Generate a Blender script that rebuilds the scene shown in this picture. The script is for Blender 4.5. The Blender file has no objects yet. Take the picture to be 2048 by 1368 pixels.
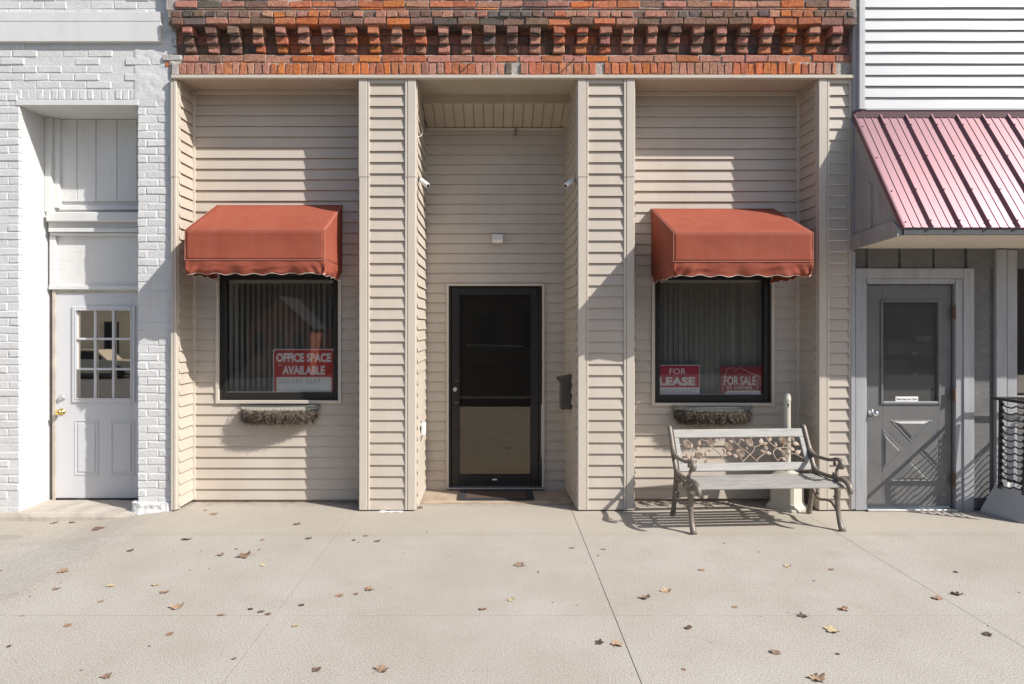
import bpy, math, random
from mathutils import Vector, Matrix, noise as mnoise
R = random.Random(7)
C = bpy.context.scene.collection
# ------------------------------------------------------------------ camera model (real distances, metres)
D, F, CX, CY, H = 6.114, 1290.0, 994.0, 650.0, 1.763
def X(px, y=0.0): return (px - CX) * (y + D) / F
def Z(py, y=0.0): return H - (py - CY) * (y + D) / F
def G(px, py):                       # a point on the level pavement
    d = H * F / (py - CY)
    return ((px - CX) * d / F, d - D)
def sm(a, b, t):
    t = max(0.0, min(1.0, (t - a) / (b - a))); return t * t * (3 - 2 * t)
def ground_h(x, y):
    return -0.088 * sm(-3.02, -3.95, x) * (0.45 + 0.55 * sm(-2.6, -0.4, y))
# ------------------------------------------------------------------ materials
def newmat(name):
    m = bpy.data.materials.new(name); m.use_nodes = True
    nt = m.node_tree; nt.nodes.clear()
    out = nt.nodes.new('ShaderNodeOutputMaterial'); b = nt.nodes.new('ShaderNodeBsdfPrincipled')
    nt.links.new(b.outputs[0], out.inputs[0])
    return m, nt, b, out
def N(nt, t, **kw):
    n = nt.nodes.new(t)
    for k, v in kw.items(): setattr(n, k, v)
    return n
def noise_node(nt, scale, detail=4, rough=.55, stretch=(1, 1, 1), coord='Object'):
    tc = N(nt, 'ShaderNodeTexCoord'); mp = N(nt, 'ShaderNodeMapping')
    mp.inputs['Scale'].default_value = stretch
    nt.links.new(tc.outputs[coord], mp.inputs[0])
    n = N(nt, 'ShaderNodeTexNoise'); n.inputs['Scale'].default_value = scale
    n.inputs['Detail'].default_value = detail; n.inputs['Roughness'].default_value = rough
    nt.links.new(mp.outputs[0], n.inputs['Vector'])
    return n
def ramp(nt, src, stops):
    r = N(nt, 'ShaderNodeValToRGB')
    e = r.color_ramp.elements
    while len(e) < len(stops): e.new(0.5)
    for i, (p, c) in enumerate(stops):
        e[i].position = p
        e[i].color = (c, c, c, 1) if not isinstance(c, (tuple, list)) else (*c, 1)
    nt.links.new(src, r.inputs[0]); return r
def mixc(nt, fac, a, b, mode='MIX'):
    m = N(nt, 'ShaderNodeMix', data_type='RGBA', blend_type=mode)
    for sock, v in ((m.inputs[0], fac), (m.inputs[6], a), (m.inputs[7], b)):
        if hasattr(v, 'is_output'): nt.links.new(v, sock)
        elif isinstance(v, (int, float)): sock.default_value = v
        else: sock.default_value = (*v, 1)
    return m.outputs[2]
def bump(nt, b, src, strength, dist=.01):
    bp = N(nt, 'ShaderNodeBump'); bp.inputs['Strength'].default_value = strength
    bp.inputs['Distance'].default_value = dist
    nt.links.new(src, bp.inputs['Height']); nt.links.new(bp.outputs[0], b.inputs['Normal'])
    return bp
def mul(c, f): return tuple(min(1, v * f) for v in c)
def mat(name, col, rough=.6, metal=0.0, var=.08, vs=2.5, stretch=(1, 1, 1), bs=0.0, bscale=60, bstretch=None,
        col2=None, c2lo=.55, c2hi=.7, c2s=6, c2stretch=None, spec=.5, bdist=.004):
    m, nt, b, out = newmat(name)
    n = noise_node(nt, vs, 5, .6, stretch)
    c = mixc(nt, ramp(nt, n.outputs['Fac'], [(.3, 0.0), (.7, 1.0)]).outputs[0], mul(col, 1 - var), mul(col, 1 + var))
    if col2:
        n2 = noise_node(nt, c2s, 7, .65, c2stretch or stretch)
        c = mixc(nt, ramp(nt, n2.outputs['Fac'], [(c2lo, 0.0), (c2hi, 1.0)]).outputs[0], c, col2)
    nt.links.new(c, b.inputs['Base Color'])
    b.inputs['Roughness'].default_value = rough; b.inputs['Metallic'].default_value = metal
    b.inputs['Specular IOR Level'].default_value = spec
    if bs:
        n3 = noise_node(nt, bscale, 6, .6, bstretch or stretch)
        bump(nt, b, n3.outputs['Fac'], bs, bdist)
    return m
M = {}
M['vinyl'] = mat('tan_vinyl', (.495, .434, .364), .5, var=.07, vs=1.6, bs=.25, bscale=40, bstretch=(.25, .25, 4), col2=(.45, .372, .288), c2lo=.5, c2hi=.85, c2s=1.1, c2stretch=(1.6, 1.6, .5), spec=.35)
M['trim'] = mat('tan_trim', (.54, .482, .405), .45, var=.04, vs=2, bs=.08, bscale=15, col2=(.45, .39, .33), c2lo=.6, c2hi=.9, c2s=3, c2stretch=(3, 3, .4), spec=.35)
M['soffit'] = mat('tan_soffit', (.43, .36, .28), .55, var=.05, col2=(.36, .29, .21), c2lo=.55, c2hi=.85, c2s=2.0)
M['white_vinyl'] = mat('white_vinyl', (.47, .474, .482), .42, var=.03, vs=1.0, bs=.12, bscale=6, bstretch=(.6, .6, 2.5), bdist=.01, col2=(.43, .43, .43), c2lo=.6, c2hi=.9, c2s=2)
M['white_paint'] = mat('white_paint', (.64, .635, .615), .6, var=.06, vs=6, stretch=(1, 1, .2), bs=.35, bscale=25, bstretch=(.3, .3, 6), col2=(.53, .5, .46), c2lo=.58, c2hi=.8, c2s=9, c2stretch=(.35, .35, 5))
M['white_door'] = mat('white_door', (.56, .562, .574), .35, var=.02, vs=1.5, bs=.03, bscale=8)
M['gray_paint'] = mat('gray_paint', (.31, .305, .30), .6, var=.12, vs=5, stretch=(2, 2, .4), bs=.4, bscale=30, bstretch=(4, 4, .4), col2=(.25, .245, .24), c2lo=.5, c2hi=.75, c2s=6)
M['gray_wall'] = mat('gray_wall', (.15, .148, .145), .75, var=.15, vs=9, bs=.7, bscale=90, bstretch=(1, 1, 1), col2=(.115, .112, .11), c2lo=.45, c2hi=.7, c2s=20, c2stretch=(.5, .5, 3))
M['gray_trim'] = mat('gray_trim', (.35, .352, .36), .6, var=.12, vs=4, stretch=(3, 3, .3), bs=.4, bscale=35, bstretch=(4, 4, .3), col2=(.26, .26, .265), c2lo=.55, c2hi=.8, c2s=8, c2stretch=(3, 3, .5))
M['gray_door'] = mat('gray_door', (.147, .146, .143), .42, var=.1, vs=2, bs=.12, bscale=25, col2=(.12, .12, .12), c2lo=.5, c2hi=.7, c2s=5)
M['bronze'] = mat('dark_bronze', (.022, .02, .018), .38, metal=.25, var=.15)
M['fascia'] = mat('dark_fascia', (.062, .063, .066), .55, var=.1)
M['cream'] = mat('cream_soffit', (.80, .71, .57), .6, var=.05)
M['bracket'] = mat('bracket_paint', (.22, .18, .14), .6)
M['dark'] = mat('dark_interior', (.02, .019, .018), .9, var=.2)
M['room'] = mat('office_interior', (.42, .40, .36), .9, var=.1)
M['dim'] = mat('dim_interior', (.09, .085, .075), .9, var=.2)
M['gap'] = mat('dark_gap', (.035, .03, .026), .95, var=.3, vs=20)
M['alu'] = mat('aluminium', (.55, .55, .55), .35, metal=.8, var=.08, vs=8)
M['chrome'] = mat('chrome', (.75, .75, .76), .16, metal=1, var=.02)
M['brass'] = mat('brass', (.78, .55, .2), .22, metal=1, var=.06, vs=20)
M['rusty_hinge'] = mat('rusty_steel', (.16, .09, .06), .7, metal=.3, var=.3, vs=60)
M['lamp_white'] = mat('white_plastic', (.78, .77, .72), .35, var=.02)
M['cam_white'] = mat('camera_white', (.72, .72, .70), .35, var=.02)
M['card_blue'] = mat('card_blue', (.07, .08, .12), .6)
M['card_grey'] = mat('card_grey', (.34, .35, .38), .6)
M['black'] = mat('black_plastic', (.015, .015, .016), .4, var=.1)
M['mailbox'] = mat('grey_box', (.075, .07, .062), .42, var=.12, vs=6, metal=.2)
M['blind'] = mat('blind_fabric', (.78, .755, .68), .8, var=.06, vs=20)
M['red_sign'] = mat('red_sign', (.55, .018, .022), .35, var=.04)
M['pink_sign'] = mat('crimson_sign', (.52, .012, .06), .35, var=.04)
M['maroon_sign'] = mat('maroon_sign', (.36, .012, .03), .35, var=.06)
M['sign_white'] = mat('sign_white', (.84, .82, .79), .5, var=.04, vs=8)
M['ink'] = mat('marker_ink', (.30, .31, .30), .6, var=.3, vs=40)
M['receptacle'] = mat('beige_plastic', (.50, .47, .395), .42, var=.05, vs=5, col2=(.45, .41, .34), c2lo=.6, c2hi=.85, c2s=7)
M['planter'] = mat('gray_planter', (.31, .315, .335), .35, var=.12, vs=5, bs=.08, bscale=12, col2=(.38, .38, .385), c2lo=.6, c2hi=.8, c2s=8)
M['black_iron'] = mat('black_iron', (.028, .026, .025), .55, metal=.2, var=.3, vs=30, col2=(.09, .045, .025), c2lo=.66, c2hi=.75, c2s=25)
M['old_wood'] = mat('grey_wood', (.385, .372, .345), .75, var=.16, vs=7, stretch=(.7, 8, 8), bs=.55, bscale=14, bstretch=(.6, 10, 10), col2=(.24, .23, .215), c2lo=.56, c2hi=.75, c2s=10, c2stretch=(.45, 9, 9), spec=.25)
M['seat_wood'] = mat('seat_wood', (.33, .315, .29), .8, var=.2, vs=7, stretch=(.7, 9, 9), bs=.7, bscale=16, bstretch=(.6, 10, 10), col2=(.19, .18, .165), c2lo=.52, c2hi=.68, c2s=12, c2stretch=(.4, 9, 9), spec=.2)
M['iron'] = mat('weathered_iron', (.175, .15, .125), .5, metal=.2, var=.25, vs=14, bs=.15, bscale=80, col2=(.15, .075, .045), c2lo=.55, c2hi=.72, c2s=14)
M['rose_iron'] = mat('rose_iron', (.335, .265, .205), .6, metal=.1, var=.12, vs=20, bs=.2, bscale=90, col2=(.23, .125, .075), c2lo=.47, c2hi=.68, c2s=22)
M['fibre'] = mat('coir_fibre', (.145, .11, .082), .9, var=.5, vs=30)
M['fibre_core'] = mat('coir_core', (.045, .034, .026), .95, var=.5, vs=25, bs=1, bscale=80, bdist=.01)
M['fibre_pale'] = mat('pale_fibre', (.42, .36, .28), .9, var=.3, vs=30)
M['wire'] = mat('green_wire', (.20, .22, .17), .4, metal=.4, var=.2, vs=20)
M['mat_rim'] = mat('mat_rubber', (.03, .03, .032), .8, var=.3, vs=60, bs=.6, bscale=150)
M['mat_pile'] = mat('mat_pile', (.085, .055, .038), .95, var=.4, vs=70, bs=1, bscale=250)
M['stone'] = mat('step_concrete', (.45, .40, .34), .9, var=.15, vs=4, bs=.5, bscale=45, col2=(.33, .29, .245), c2lo=.5, c2hi=.75, c2s=5)
M['stain_slab'] = mat('stained_slab', (.42, .33, .245), .9, var=.2, vs=5, bs=.3, bscale=60, col2=(.30, .21, .14), c2lo=.5, c2hi=.72, c2s=4)
M['asphalt'] = mat('asphalt', (.048, .048, .048), .9, var=.25, vs=30, bs=.5, bscale=120)
M['wet_patch'] = mat('grey_patch', (.33, .315, .295), .9, var=.15, vs=25, bs=.3, bscale=120)
M['far_tan'] = mat('far_tan', (.80, .585, .40), .9, var=.12, vs=1.2, bs=.5, bscale=12, bstretch=(1, 1, 4))
M['far_red'] = mat('far_red', (.48, .15, .08), .9, var=.2, vs=6)
M['far_dark'] = mat('far_dark_brick', (.09, .06, .05), .9, var=.2, vs=4)
M['far_roof'] = mat('far_roof', (.06, .055, .055), .9)
M['kerb'] = mat('kerb_concrete', (.42, .39, .35), .9, var=.1, vs=5)
M['truck'] = mat('truck_paint', (.42, .38, .31), .3, metal=.3, var=.02)
M['car_paint'] = mat('dark_car_paint', (.018, .018, .02), .35, var=.05)
M['tyre'] = mat('tyre_rubber', (.02, .02, .02), .9)
def canvas_mat():
    m, nt, b, out = newmat('terracotta_canvas')
    n = noise_node(nt, 2.2, 5, .6)
    c = mixc(nt, ramp(nt, n.outputs['Fac'], [(.3, 0.0), (.75, 1.0)]).outputs[0], (.268, .064, .037), (.32, .087, .051))
    ns = noise_node(nt, 9, 6, .65, (1, 1, .12))
    c = mixc(nt, ramp(nt, ns.outputs['Fac'], [(.45, 0.0), (.75, .35)]).outputs[0], c, (.335, .12, .08))
    nd = noise_node(nt, 6, 8, .7)
    c = mixc(nt, ramp(nt, nd.outputs['Fac'], [(.60, 0.0), (.78, .35)]).outputs[0], c, (.20, .055, .04))
    n2 = noise_node(nt, 11, 3, .4)
    c = mixc(nt, ramp(nt, n2.outputs['Fac'], [(.77, 0.0), (.80, .5)]).outputs[0], c, (.40, .26, .21))
    nt.links.new(c, b.inputs['Base Color'])
    b.inputs['Roughness'].default_value = .85; b.inputs['Specular IOR Level'].default_value = .2
    w = noise_node(nt, 260, 2, .5); bump(nt, b, w.outputs['Fac'], .25, .002)
    return m
M['canvas'] = canvas_mat()
M['piping'] = mat('canvas_piping', (.36, .14, .105), .8, var=.08)
M['hem'] = mat('hem_white', (.54, .44, .37), .8, var=.05)
def roof_metal():
    m, nt, b, out = newmat('maroon_metal')
    n = noise_node(nt, 3, 4, .5, (1, 1, .5))
    c = mixc(nt, n.outputs['Fac'], (.235, .126, .141), (.275, .154, .170))
    nt.links.new(c, b.inputs['Base Color'])
    b.inputs['Roughness'].default_value = .44; b.inputs['Metallic'].default_value = .65
    b.inputs['Specular IOR Level'].default_value = .9
    return m
M['roof_metal'] = roof_metal()
M['maroon_trim'] = mat('maroon_trim', (.085, .024, .034), .45, var=.06)  # darkened so the head flashing carries the siding overhang's shade in its colour
def brick_mat(name):
    m, nt, b, out = newmat(name)
    at = N(nt, 'ShaderNodeVertexColor'); at.layer_name = 'Col'
    n = noise_node(nt, 34, 8, .75)
    c = mixc(nt, 1.0, at.outputs['Color'], ramp(nt, n.outputs['Fac'], [(.28, .5), (.5, .95), (.72, 1.35)]).outputs[0], 'MULTIPLY')
    n2 = noise_node(nt, 9, 8, .72)
    c = mixc(nt, ramp(nt, n2.outputs['Fac'], [(.56, 0.0), (.72, .42)]).outputs[0], c, (.10, .078, .066))
    n3 = noise_node(nt, 19, 8, .75)
    c = mixc(nt, ramp(nt, n3.outputs['Fac'], [(.60, 0.0), (.70, .55)]).outputs[0], c, (.40, .34, .30))
    nt.links.new(c, b.inputs['Base Color']); b.inputs['Roughness'].default_value = .92
    b.inputs['Specular IOR Level'].default_value = .2
    n4 = noise_node(nt, 60, 8, .7); bump(nt, b, n4.outputs['Fac'], 1.0, .012)
    return m
M['brick'] = brick_mat('old_red_brick')
def white_brick():
    m, nt, b, out = newmat('white_painted_brick')
    n = noise_node(nt, 4, 6, .6)
    c = mixc(nt, ramp(nt, n.outputs['Fac'], [(.3, 0.0), (.7, 1.0)]).outputs[0], (.575, .57, .56), (.63, .63, .62))
    n2 = noise_node(nt, 18, 8, .7)
    c = mixc(nt, ramp(nt, n2.outputs['Fac'], [(.62, 0.0), (.78, .5)]).outputs[0], c, (.55, .53, .49))
    n5 = noise_node(nt, 7, 8, .75)
    c = mixc(nt, ramp(nt, n5.outputs['Fac'], [(.735, 0.0), (.75, .8)]).outputs[0], c, (.36, .2, .15))
    nt.links.new(c, b.inputs['Base Color']); b.inputs['Roughness'].default_value = .75
    n3 = noise_node(nt, 42, 9, .72); bump(nt, b, n3.outputs['Fac'], .75, .008)
    return m
M['white_brick'] = white_brick()
def concrete():
    m, nt, b, out = newmat('sidewalk_concrete')
    tc = N(nt, 'ShaderNodeTexCoord')
    n1 = noise_node(nt, 132, 4, .85)                       # fine aggregate
    c = ramp(nt, n1.outputs['Fac'], [(.32, (.115, .105, .09)), (.435, (.34, .314, .278)), (.55, (.47, .437, .392)), (.68, (.82, .785, .725))]).outputs[0]
    n2 = noise_node(nt, .9, 6, .65)
    c = mixc(nt, ramp(nt, n2.outputs['Fac'], [(.35, 0.0), (.7, 1.0)]).outputs[0], mixc(nt, 1.0, c, (.85, .83, .79), 'MULTIPLY'), c)
    n3 = noise_node(nt, 3.3, 8, .7)
    c = mixc(nt, ramp(nt, n3.outputs['Fac'], [(.54, 0.0), (.76, .34)]).outputs[0], c, (.27, .24, .205))
    n6 = noise_node(nt, 13, 9, .75)
    c = mixc(nt, ramp(nt, n6.outputs['Fac'], [(.70, 0.0), (.76, .45)]).outputs[0], c, (.22, .20, .175))
    # worn grey smear at the foot of the white step
    sub = N(nt, 'ShaderNodeVectorMath', operation='SUBTRACT'); nt.links.new(tc.outputs['Object'], sub.inputs[0]); sub.inputs[1].default_value = (-4.36, -.50, -.08)
    scl = N(nt, 'ShaderNodeVectorMath', operation='MULTIPLY'); nt.links.new(sub.outputs[0], scl.inputs[0]); scl.inputs[1].default_value = (2.1, 6.5, 0)
    ln = N(nt, 'ShaderNodeVectorMath', operation='LENGTH'); nt.links.new(scl.outputs[0], ln.inputs[0])
    wv = N(nt, 'ShaderNodeMath', operation='MULTIPLY_ADD'); nt.links.new(n3.outputs['Fac'], wv.inputs[0]); wv.inputs[1].default_value = .9; nt.links.new(ln.outputs['Value'], wv.inputs[2])
    c = mixc(nt, ramp(nt, wv.outputs[0], [(.0, .75), (.9, .7), (1.0, 0.0)]).outputs[0], c, (.235, .225, .21))
    sep = N(nt, 'ShaderNodeSeparateXYZ'); nt.links.new(tc.outputs['Object'], sep.inputs[0])
    # the smoother, browner strip poured along the building
    wob = noise_node(nt, 5, 4, .6)
    ma = N(nt, 'ShaderNodeMath', operation='MULTIPLY_ADD'); nt.links.new(wob.outputs['Fac'], ma.inputs[0]); ma.inputs[1].default_value = .05
    nt.links.new(sep.outputs['Y'], ma.inputs[2])
    st = ramp(nt, ma.outputs[0], [(0.0, 0.0), (1.0, 1.0)])
    mr = N(nt, 'ShaderNodeMapRange'); nt.links.new(ma.outputs[0], mr.inputs[0]); mr.inputs[1].default_value = -.70; mr.inputs[2].default_value = -.62
    smooth = mixc(nt, 1.0, mixc(nt, .35, c, (.425, .39, .342)), (.98, .955, .915), 'MULTIPLY')
    c2 = mixc(nt, mr.outputs[0], c, smooth)
    mr2 = N(nt, 'ShaderNodeMapRange'); nt.links.new(ma.outputs[0], mr2.inputs[0]); mr2.inputs[1].default_value = -.73; mr2.inputs[2].default_value = -.66
    mr3 = N(nt, 'ShaderNodeMapRange'); nt.links.new(ma.outputs[0], mr3.inputs[0]); mr3.inputs[1].default_value = -.58; mr3.inputs[2].default_value = -.65
    mm = N(nt, 'ShaderNodeMath', operation='MULTIPLY'); nt.links.new(mr2.outputs[0], mm.inputs[0]); nt.links.new(mr3.outputs[0], mm.inputs[1])
    m4 = N(nt, 'ShaderNodeMath', operation='MULTIPLY'); nt.links.new(mm.outputs[0], m4.inputs[0]); m4.inputs[1].default_value = .15
    c2 = mixc(nt, m4.outputs[0], c2, (.23, .195, .16))
    # grit and grime gathered against the foot of the walls
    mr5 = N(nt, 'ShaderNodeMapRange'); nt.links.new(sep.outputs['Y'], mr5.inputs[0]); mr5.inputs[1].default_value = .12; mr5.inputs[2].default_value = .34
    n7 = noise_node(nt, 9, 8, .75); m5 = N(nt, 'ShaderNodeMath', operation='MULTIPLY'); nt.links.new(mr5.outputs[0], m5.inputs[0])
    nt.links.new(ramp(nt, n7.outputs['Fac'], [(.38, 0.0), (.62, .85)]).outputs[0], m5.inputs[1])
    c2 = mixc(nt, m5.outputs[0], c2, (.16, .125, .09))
    n8 = noise_node(nt, 1.7, 8, .7)
    c2 = mixc(nt, ramp(nt, n8.outputs['Fac'], [(.60, 0.0), (.72, .22)]).outputs[0], c2, (.40, .29, .205))
    nt.links.new(c2, b.inputs['Base Color']); b.inputs['Roughness'].default_value = .92
    b.inputs['Specular IOR Level'].default_value = .25
    bump(nt, b, n1.outputs['Fac'], .18, .002)
    return m
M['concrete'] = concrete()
def glass(name, tint=.85, dust=.03, fres=1.55, extra=.03, dcol=(.6, .58, .54), gcol=(1, 1, 1)):
    m = bpy.data.materials.new(name); m.use_nodes = True; nt = m.node_tree; nt.nodes.clear()
    out = N(nt, 'ShaderNodeOutputMaterial'); tr = N(nt, 'ShaderNodeBsdfTransparent'); gl = N(nt, 'ShaderNodeBsdfGlossy')
    tr.inputs[0].default_value = (tint, tint, tint * .98, 1); gl.inputs['Roughness'].default_value = .0; gl.inputs[0].default_value = (*gcol, 1)
    fr = N(nt, 'ShaderNodeFresnel'); fr.inputs[0].default_value = fres
    ad = N(nt, 'ShaderNodeMath', operation='ADD'); nt.links.new(fr.outputs[0], ad.inputs[0]); ad.inputs[1].default_value = extra
    m1 = N(nt, 'ShaderNodeMixShader'); nt.links.new(ad.outputs[0], m1.inputs[0]); nt.links.new(tr.outputs[0], m1.inputs[1]); nt.links.new(gl.outputs[0], m1.inputs[2])
    df = N(nt, 'ShaderNodeBsdfDiffuse'); df.inputs[0].default_value = (*dcol, 1)
    n = noise_node(nt, 75, 9, .8)
    r = ramp(nt, n.outputs['Fac'], [(.3, dust * .3), (.75, dust * 1.8)])
    m2 = N(nt, 'ShaderNodeMixShader'); nt.links.new(r.outputs[0], m2.inputs[0]); nt.links.new(m1.outputs[0], m2.inputs[1]); nt.links.new(df.outputs[0], m2.inputs[2])
    nt.links.new(m2.outputs[0], out.inputs[0]); return m
M['glass'] = glass('window_glass', .97, .014, 1.5, .085)
M['door_glass'] = glass('tinted_door_glass', .2, .03, 1.45, .065, (.5, .48, .44), (1, .88, .68))
M['lite_glass'] = glass('small_lite_glass', .25, .008, 1.6, .68, (.6, .58, .54), (1, .9, .77))
M['dusty_glass'] = glass('dusty_glass', .6, .11, 1.5, .08)
def leaf_mat():
    m, nt, b, out = newmat('dry_leaf')
    oi = N(nt, 'ShaderNodeObjectInfo')
    c = ramp(nt, oi.outputs['Random'], [(0, (.15, .095, .065)), (.3, (.29, .175, .11)), (.6, (.39, .235, .145)), (.85, (.44, .31, .195)), (1, (.20, .135, .10))]).outputs[0]
    n = noise_node(nt, 40, 5, .6)
    c = mixc(nt, 1.0, c, ramp(nt, n.outputs['Fac'], [(.3, .6), (.7, 1.25)]).outputs[0], 'MULTIPLY')
    nt.links.new(c, b.inputs['Base Color']); b.inputs['Roughness'].default_value = .75
    return m
M['leaf'] = leaf_mat()
M['litter'] = mat('leaf_litter', (.17, .115, .075), .9, var=.5, vs=25)
M['leaf_dark'] = mat('dark_leaf', (.075, .05, .04), .75, var=.3, vs=40)
M['leaf_pale'] = mat('pale_leaf', (.46, .37, .22), .75, var=.25, vs=40)
# ------------------------------------------------------------------ mesh builder
WM = {}
class MB:
    def __init__(s): s.v = []; s.f = []; s.mi = []; s.c = []; s.cc = None; s.m = 0
    def V(s, p): s.v.append(tuple(p)); s.c.append(s.cc or (1, 1, 1)); return len(s.v) - 1
    def face(s, idx): s.f.append(tuple(idx)); s.mi.append(s.m)
    def poly(s, pts): s.face([s.V(p) for p in pts])
    def box(s, x0, x1, y0, y1, z0, z1, bev=0.0):
        s.obox((0, 0, 0), (1, 0, 0), (0, 1, 0), (0, 0, 1), x0, x1, y0, y1, z0, z1, bev)
    def obox(s, O, U, W, T, u0, u1, w0, w1, t0, t1, bev=0.0, jit=0.0, open_back=False):
        O, U, W, T = Vector(O), Vector(U), Vector(W), Vector(T)
        P = lambda u, w, t: O + U * u + W * w + T * t
        us, ws, ts = (u0, u1), (w0, w1), (t0, t1)
        if bev <= 0:
            i = [s.V(P(us[a], ws[b], ts[c])) for a in (0, 1) for b in (0, 1) for c in (0, 1)]
            for q in ((0, 1, 3, 2), (4, 6, 7, 5), (0, 4, 5, 1), (2, 3, 7, 6), (0, 2, 6, 4), (1, 5, 7, 3)): s.face([i[k] for k in q])
            return
        bev = min(bev, .45 * abs(u1 - u0), .45 * abs(w1 - w0), .45 * abs(t1 - t0))
        J = {}
        idx = {}
        for a in (0, 1):
            for b in (0, 1):
                for c in (0, 1):
                    j = [R.uniform(-jit, jit) for _ in range(3)] if jit else (0, 0, 0)
                    sa, sb, sc = (1 - 2 * a), (1 - 2 * b), (1 - 2 * c)
                    for k in range(3):
                        bb = bev * (R.uniform(.6, 1.5) if jit else 1)
                        u = us[a] + j[0] + (0 if k == 0 else sa * bb)
                        w = ws[b] + j[1] * .6 + (0 if k == 1 else sb * bb)
                        t = ts[c] + j[2] + (0 if k == 2 else sc * bb)
                        idx[a, b, c, k] = s.V(P(u, w, t))
        for a in (0, 1): s.face([idx[a, b, c, 0] for b, c in ((0, 0), (0, 1), (1, 1), (1, 0))])
        for b in (0, 1):
            if open_back and b == 1: continue
            s.face([idx[a, b, c, 1] for a, c in ((0, 0), (0, 1), (1, 1), (1, 0))])
        for c in (0, 1): s.face([idx[a, b, c, 2] for a, b in ((0, 0), (0, 1), (1, 1), (1, 0))])
        for b in (0, 1):
            for c in (0, 1): s.face([idx[0, b, c, 1], idx[1, b, c, 1], idx[1, b, c, 2], idx[0, b, c, 2]])
        for a in (0, 1):
            for c in (0, 1): s.face([idx[a, 0, c, 0], idx[a, 1, c, 0], idx[a, 1, c, 2], idx[a, 0, c, 2]])
        for a in (0, 1):
            for b in (0, 1): s.face([idx[a, b, 0, 0], idx[a, b, 1, 0], idx[a, b, 1, 1], idx[a, b, 0, 1]])
        for a in (0, 1):
            for b in (0, 1):
                for c in (0, 1): s.face([idx[a, b, c, k] for k in range(3)])
    def tube(s, pts, r, n=8, caps=True, flat=1.0, side=None):
        pts = [Vector(p) for p in pts]; k = len(pts)
        rr = r if isinstance(r, (list, tuple)) else [r] * k
        rings = []; up = None
        for i, p in enumerate(pts):
            t = (pts[min(i + 1, k - 1)] - pts[max(i - 1, 0)])
            if t.length < 1e-9: t = Vector((0, 0, 1))
            t.normalize()
            if side is not None: a = Vector(side)
            elif up is None: a = Vector((0, 0, 1)) if abs(t.z) < .9 else Vector((1, 0, 0))
            else: a = up
            a = (a - t * a.dot(t))
            if a.length < 1e-6: a = t.orthogonal()
            a.normalize(); up = a; b = t.cross(a)
            rings.append([s.V(p + (a * math.cos(q) * flat + b * math.sin(q)) * rr[i]) for q in (2 * math.pi * j / n for j in range(n))])
        for i in range(k - 1):
            for j in range(n): s.face([rings[i][j], rings[i][(j + 1) % n], rings[i + 1][(j + 1) % n], rings[i + 1][j]])
        if caps: s.face(rings[0][::-1]); s.face(rings[-1])
    def lathe(s, prof, O, A=(0, 0, 1), n=20):
        O, A = Vector(O), Vector(A).normalized(); u = A.orthogonal().normalized(); w = A.cross(u)
        rings = [[s.V(O + A * h + (u * math.cos(q) + w * math.sin(q)) * max(r, 1e-4)) for q in (2 * math.pi * j / n for j in range(n))] for r, h in prof]
        for i in range(len(rings) - 1):
            for j in range(n): s.face([rings[i][j], rings[i][(j + 1) % n], rings[i + 1][(j + 1) % n], rings[i + 1][j]])
        s.face(rings[0][::-1]); s.face(rings[-1])
    def grid(s, fn, nu, nv):
        i = [[s.V(fn(a / nu, b / nv)) for b in range(nv + 1)] for a in range(nu + 1)]
        for a in range(nu):
            for b in range(nv): s.face([i[a][b], i[a + 1][b], i[a + 1][b + 1], i[a][b + 1]])
    def build(s, name, mats, parent=None, smooth=False, col=False, local=False):
        me = bpy.data.meshes.new(name)
        vs = s.v
        if parent is not None and not local:
            inv = WM[parent.name].inverted(); vs = [tuple(inv @ Vector(p)) for p in s.v]
        me.from_pydata(vs, [], s.f)
        for m in (mats if isinstance(mats, (list, tuple)) else [mats]): me.materials.append(M[m] if isinstance(m, str) else m)
        me.polygons.foreach_set('material_index', s.mi)
        if col:
            a = me.color_attributes.new('Col', 'FLOAT_COLOR', 'POINT')
            for i, c in enumerate(s.c): a.data[i].color = (*c, 1)
        me.update()
        if smooth: me.shade_smooth() if smooth is True else me.set_sharp_from_angle(angle=smooth)
        o = bpy.data.objects.new(name, me); C.objects.link(o)
        if parent is not None: o.parent = parent; WM[o.name] = WM[parent.name].copy()
        else: WM[o.name] = Matrix.Identity(4)
        return o
def thing(name, label, cat, loc=(0, 0, 0), rz=0.0, group=None):
    o = bpy.data.objects.new(name, None); C.objects.link(o); o.location = loc; o.rotation_euler = (0, 0, rz)
    o.empty_display_size = .1
    WM[o.name] = Matrix.Translation(loc) @ Matrix.Rotation(rz, 4, 'Z')
    return tag(o, label, cat, group)
def tag(o, label, cat, group=None):
    o['label'] = label; o['category'] = cat
    if group: o['group'] = group
    return o
def struct(o): o['kind'] = 'structure'; return o
def boxpart(name, m, parent, *a, bev=0.0):
    b = MB(); b.box(*a, bev=bev); return b.build(name, m, parent)
def curve(pts, k=6):
    P = [Vector(p) for p in pts]; out = []
    for i in range(len(P) - 1):
        a, b, c, d = P[max(i - 1, 0)], P[i], P[i + 1], P[min(i + 2, len(P) - 1)]
        for j in range(k):
            t = j / k
            out.append(.5 * ((2 * b) + (c - a) * t + (2 * a - 5 * b + 4 * c - d) * t * t + (3 * b - a - 3 * c + d) * t ** 3))
    out.append(P[-1]); return out
def lerp_list(vals, n):
    out = []
    for i in range(n):
        t = i / (n - 1) * (len(vals) - 1); a = min(int(t), len(vals) - 2); out.append(vals[a] + (vals[a + 1] - vals[a]) * (t - a))
    return out
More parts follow.
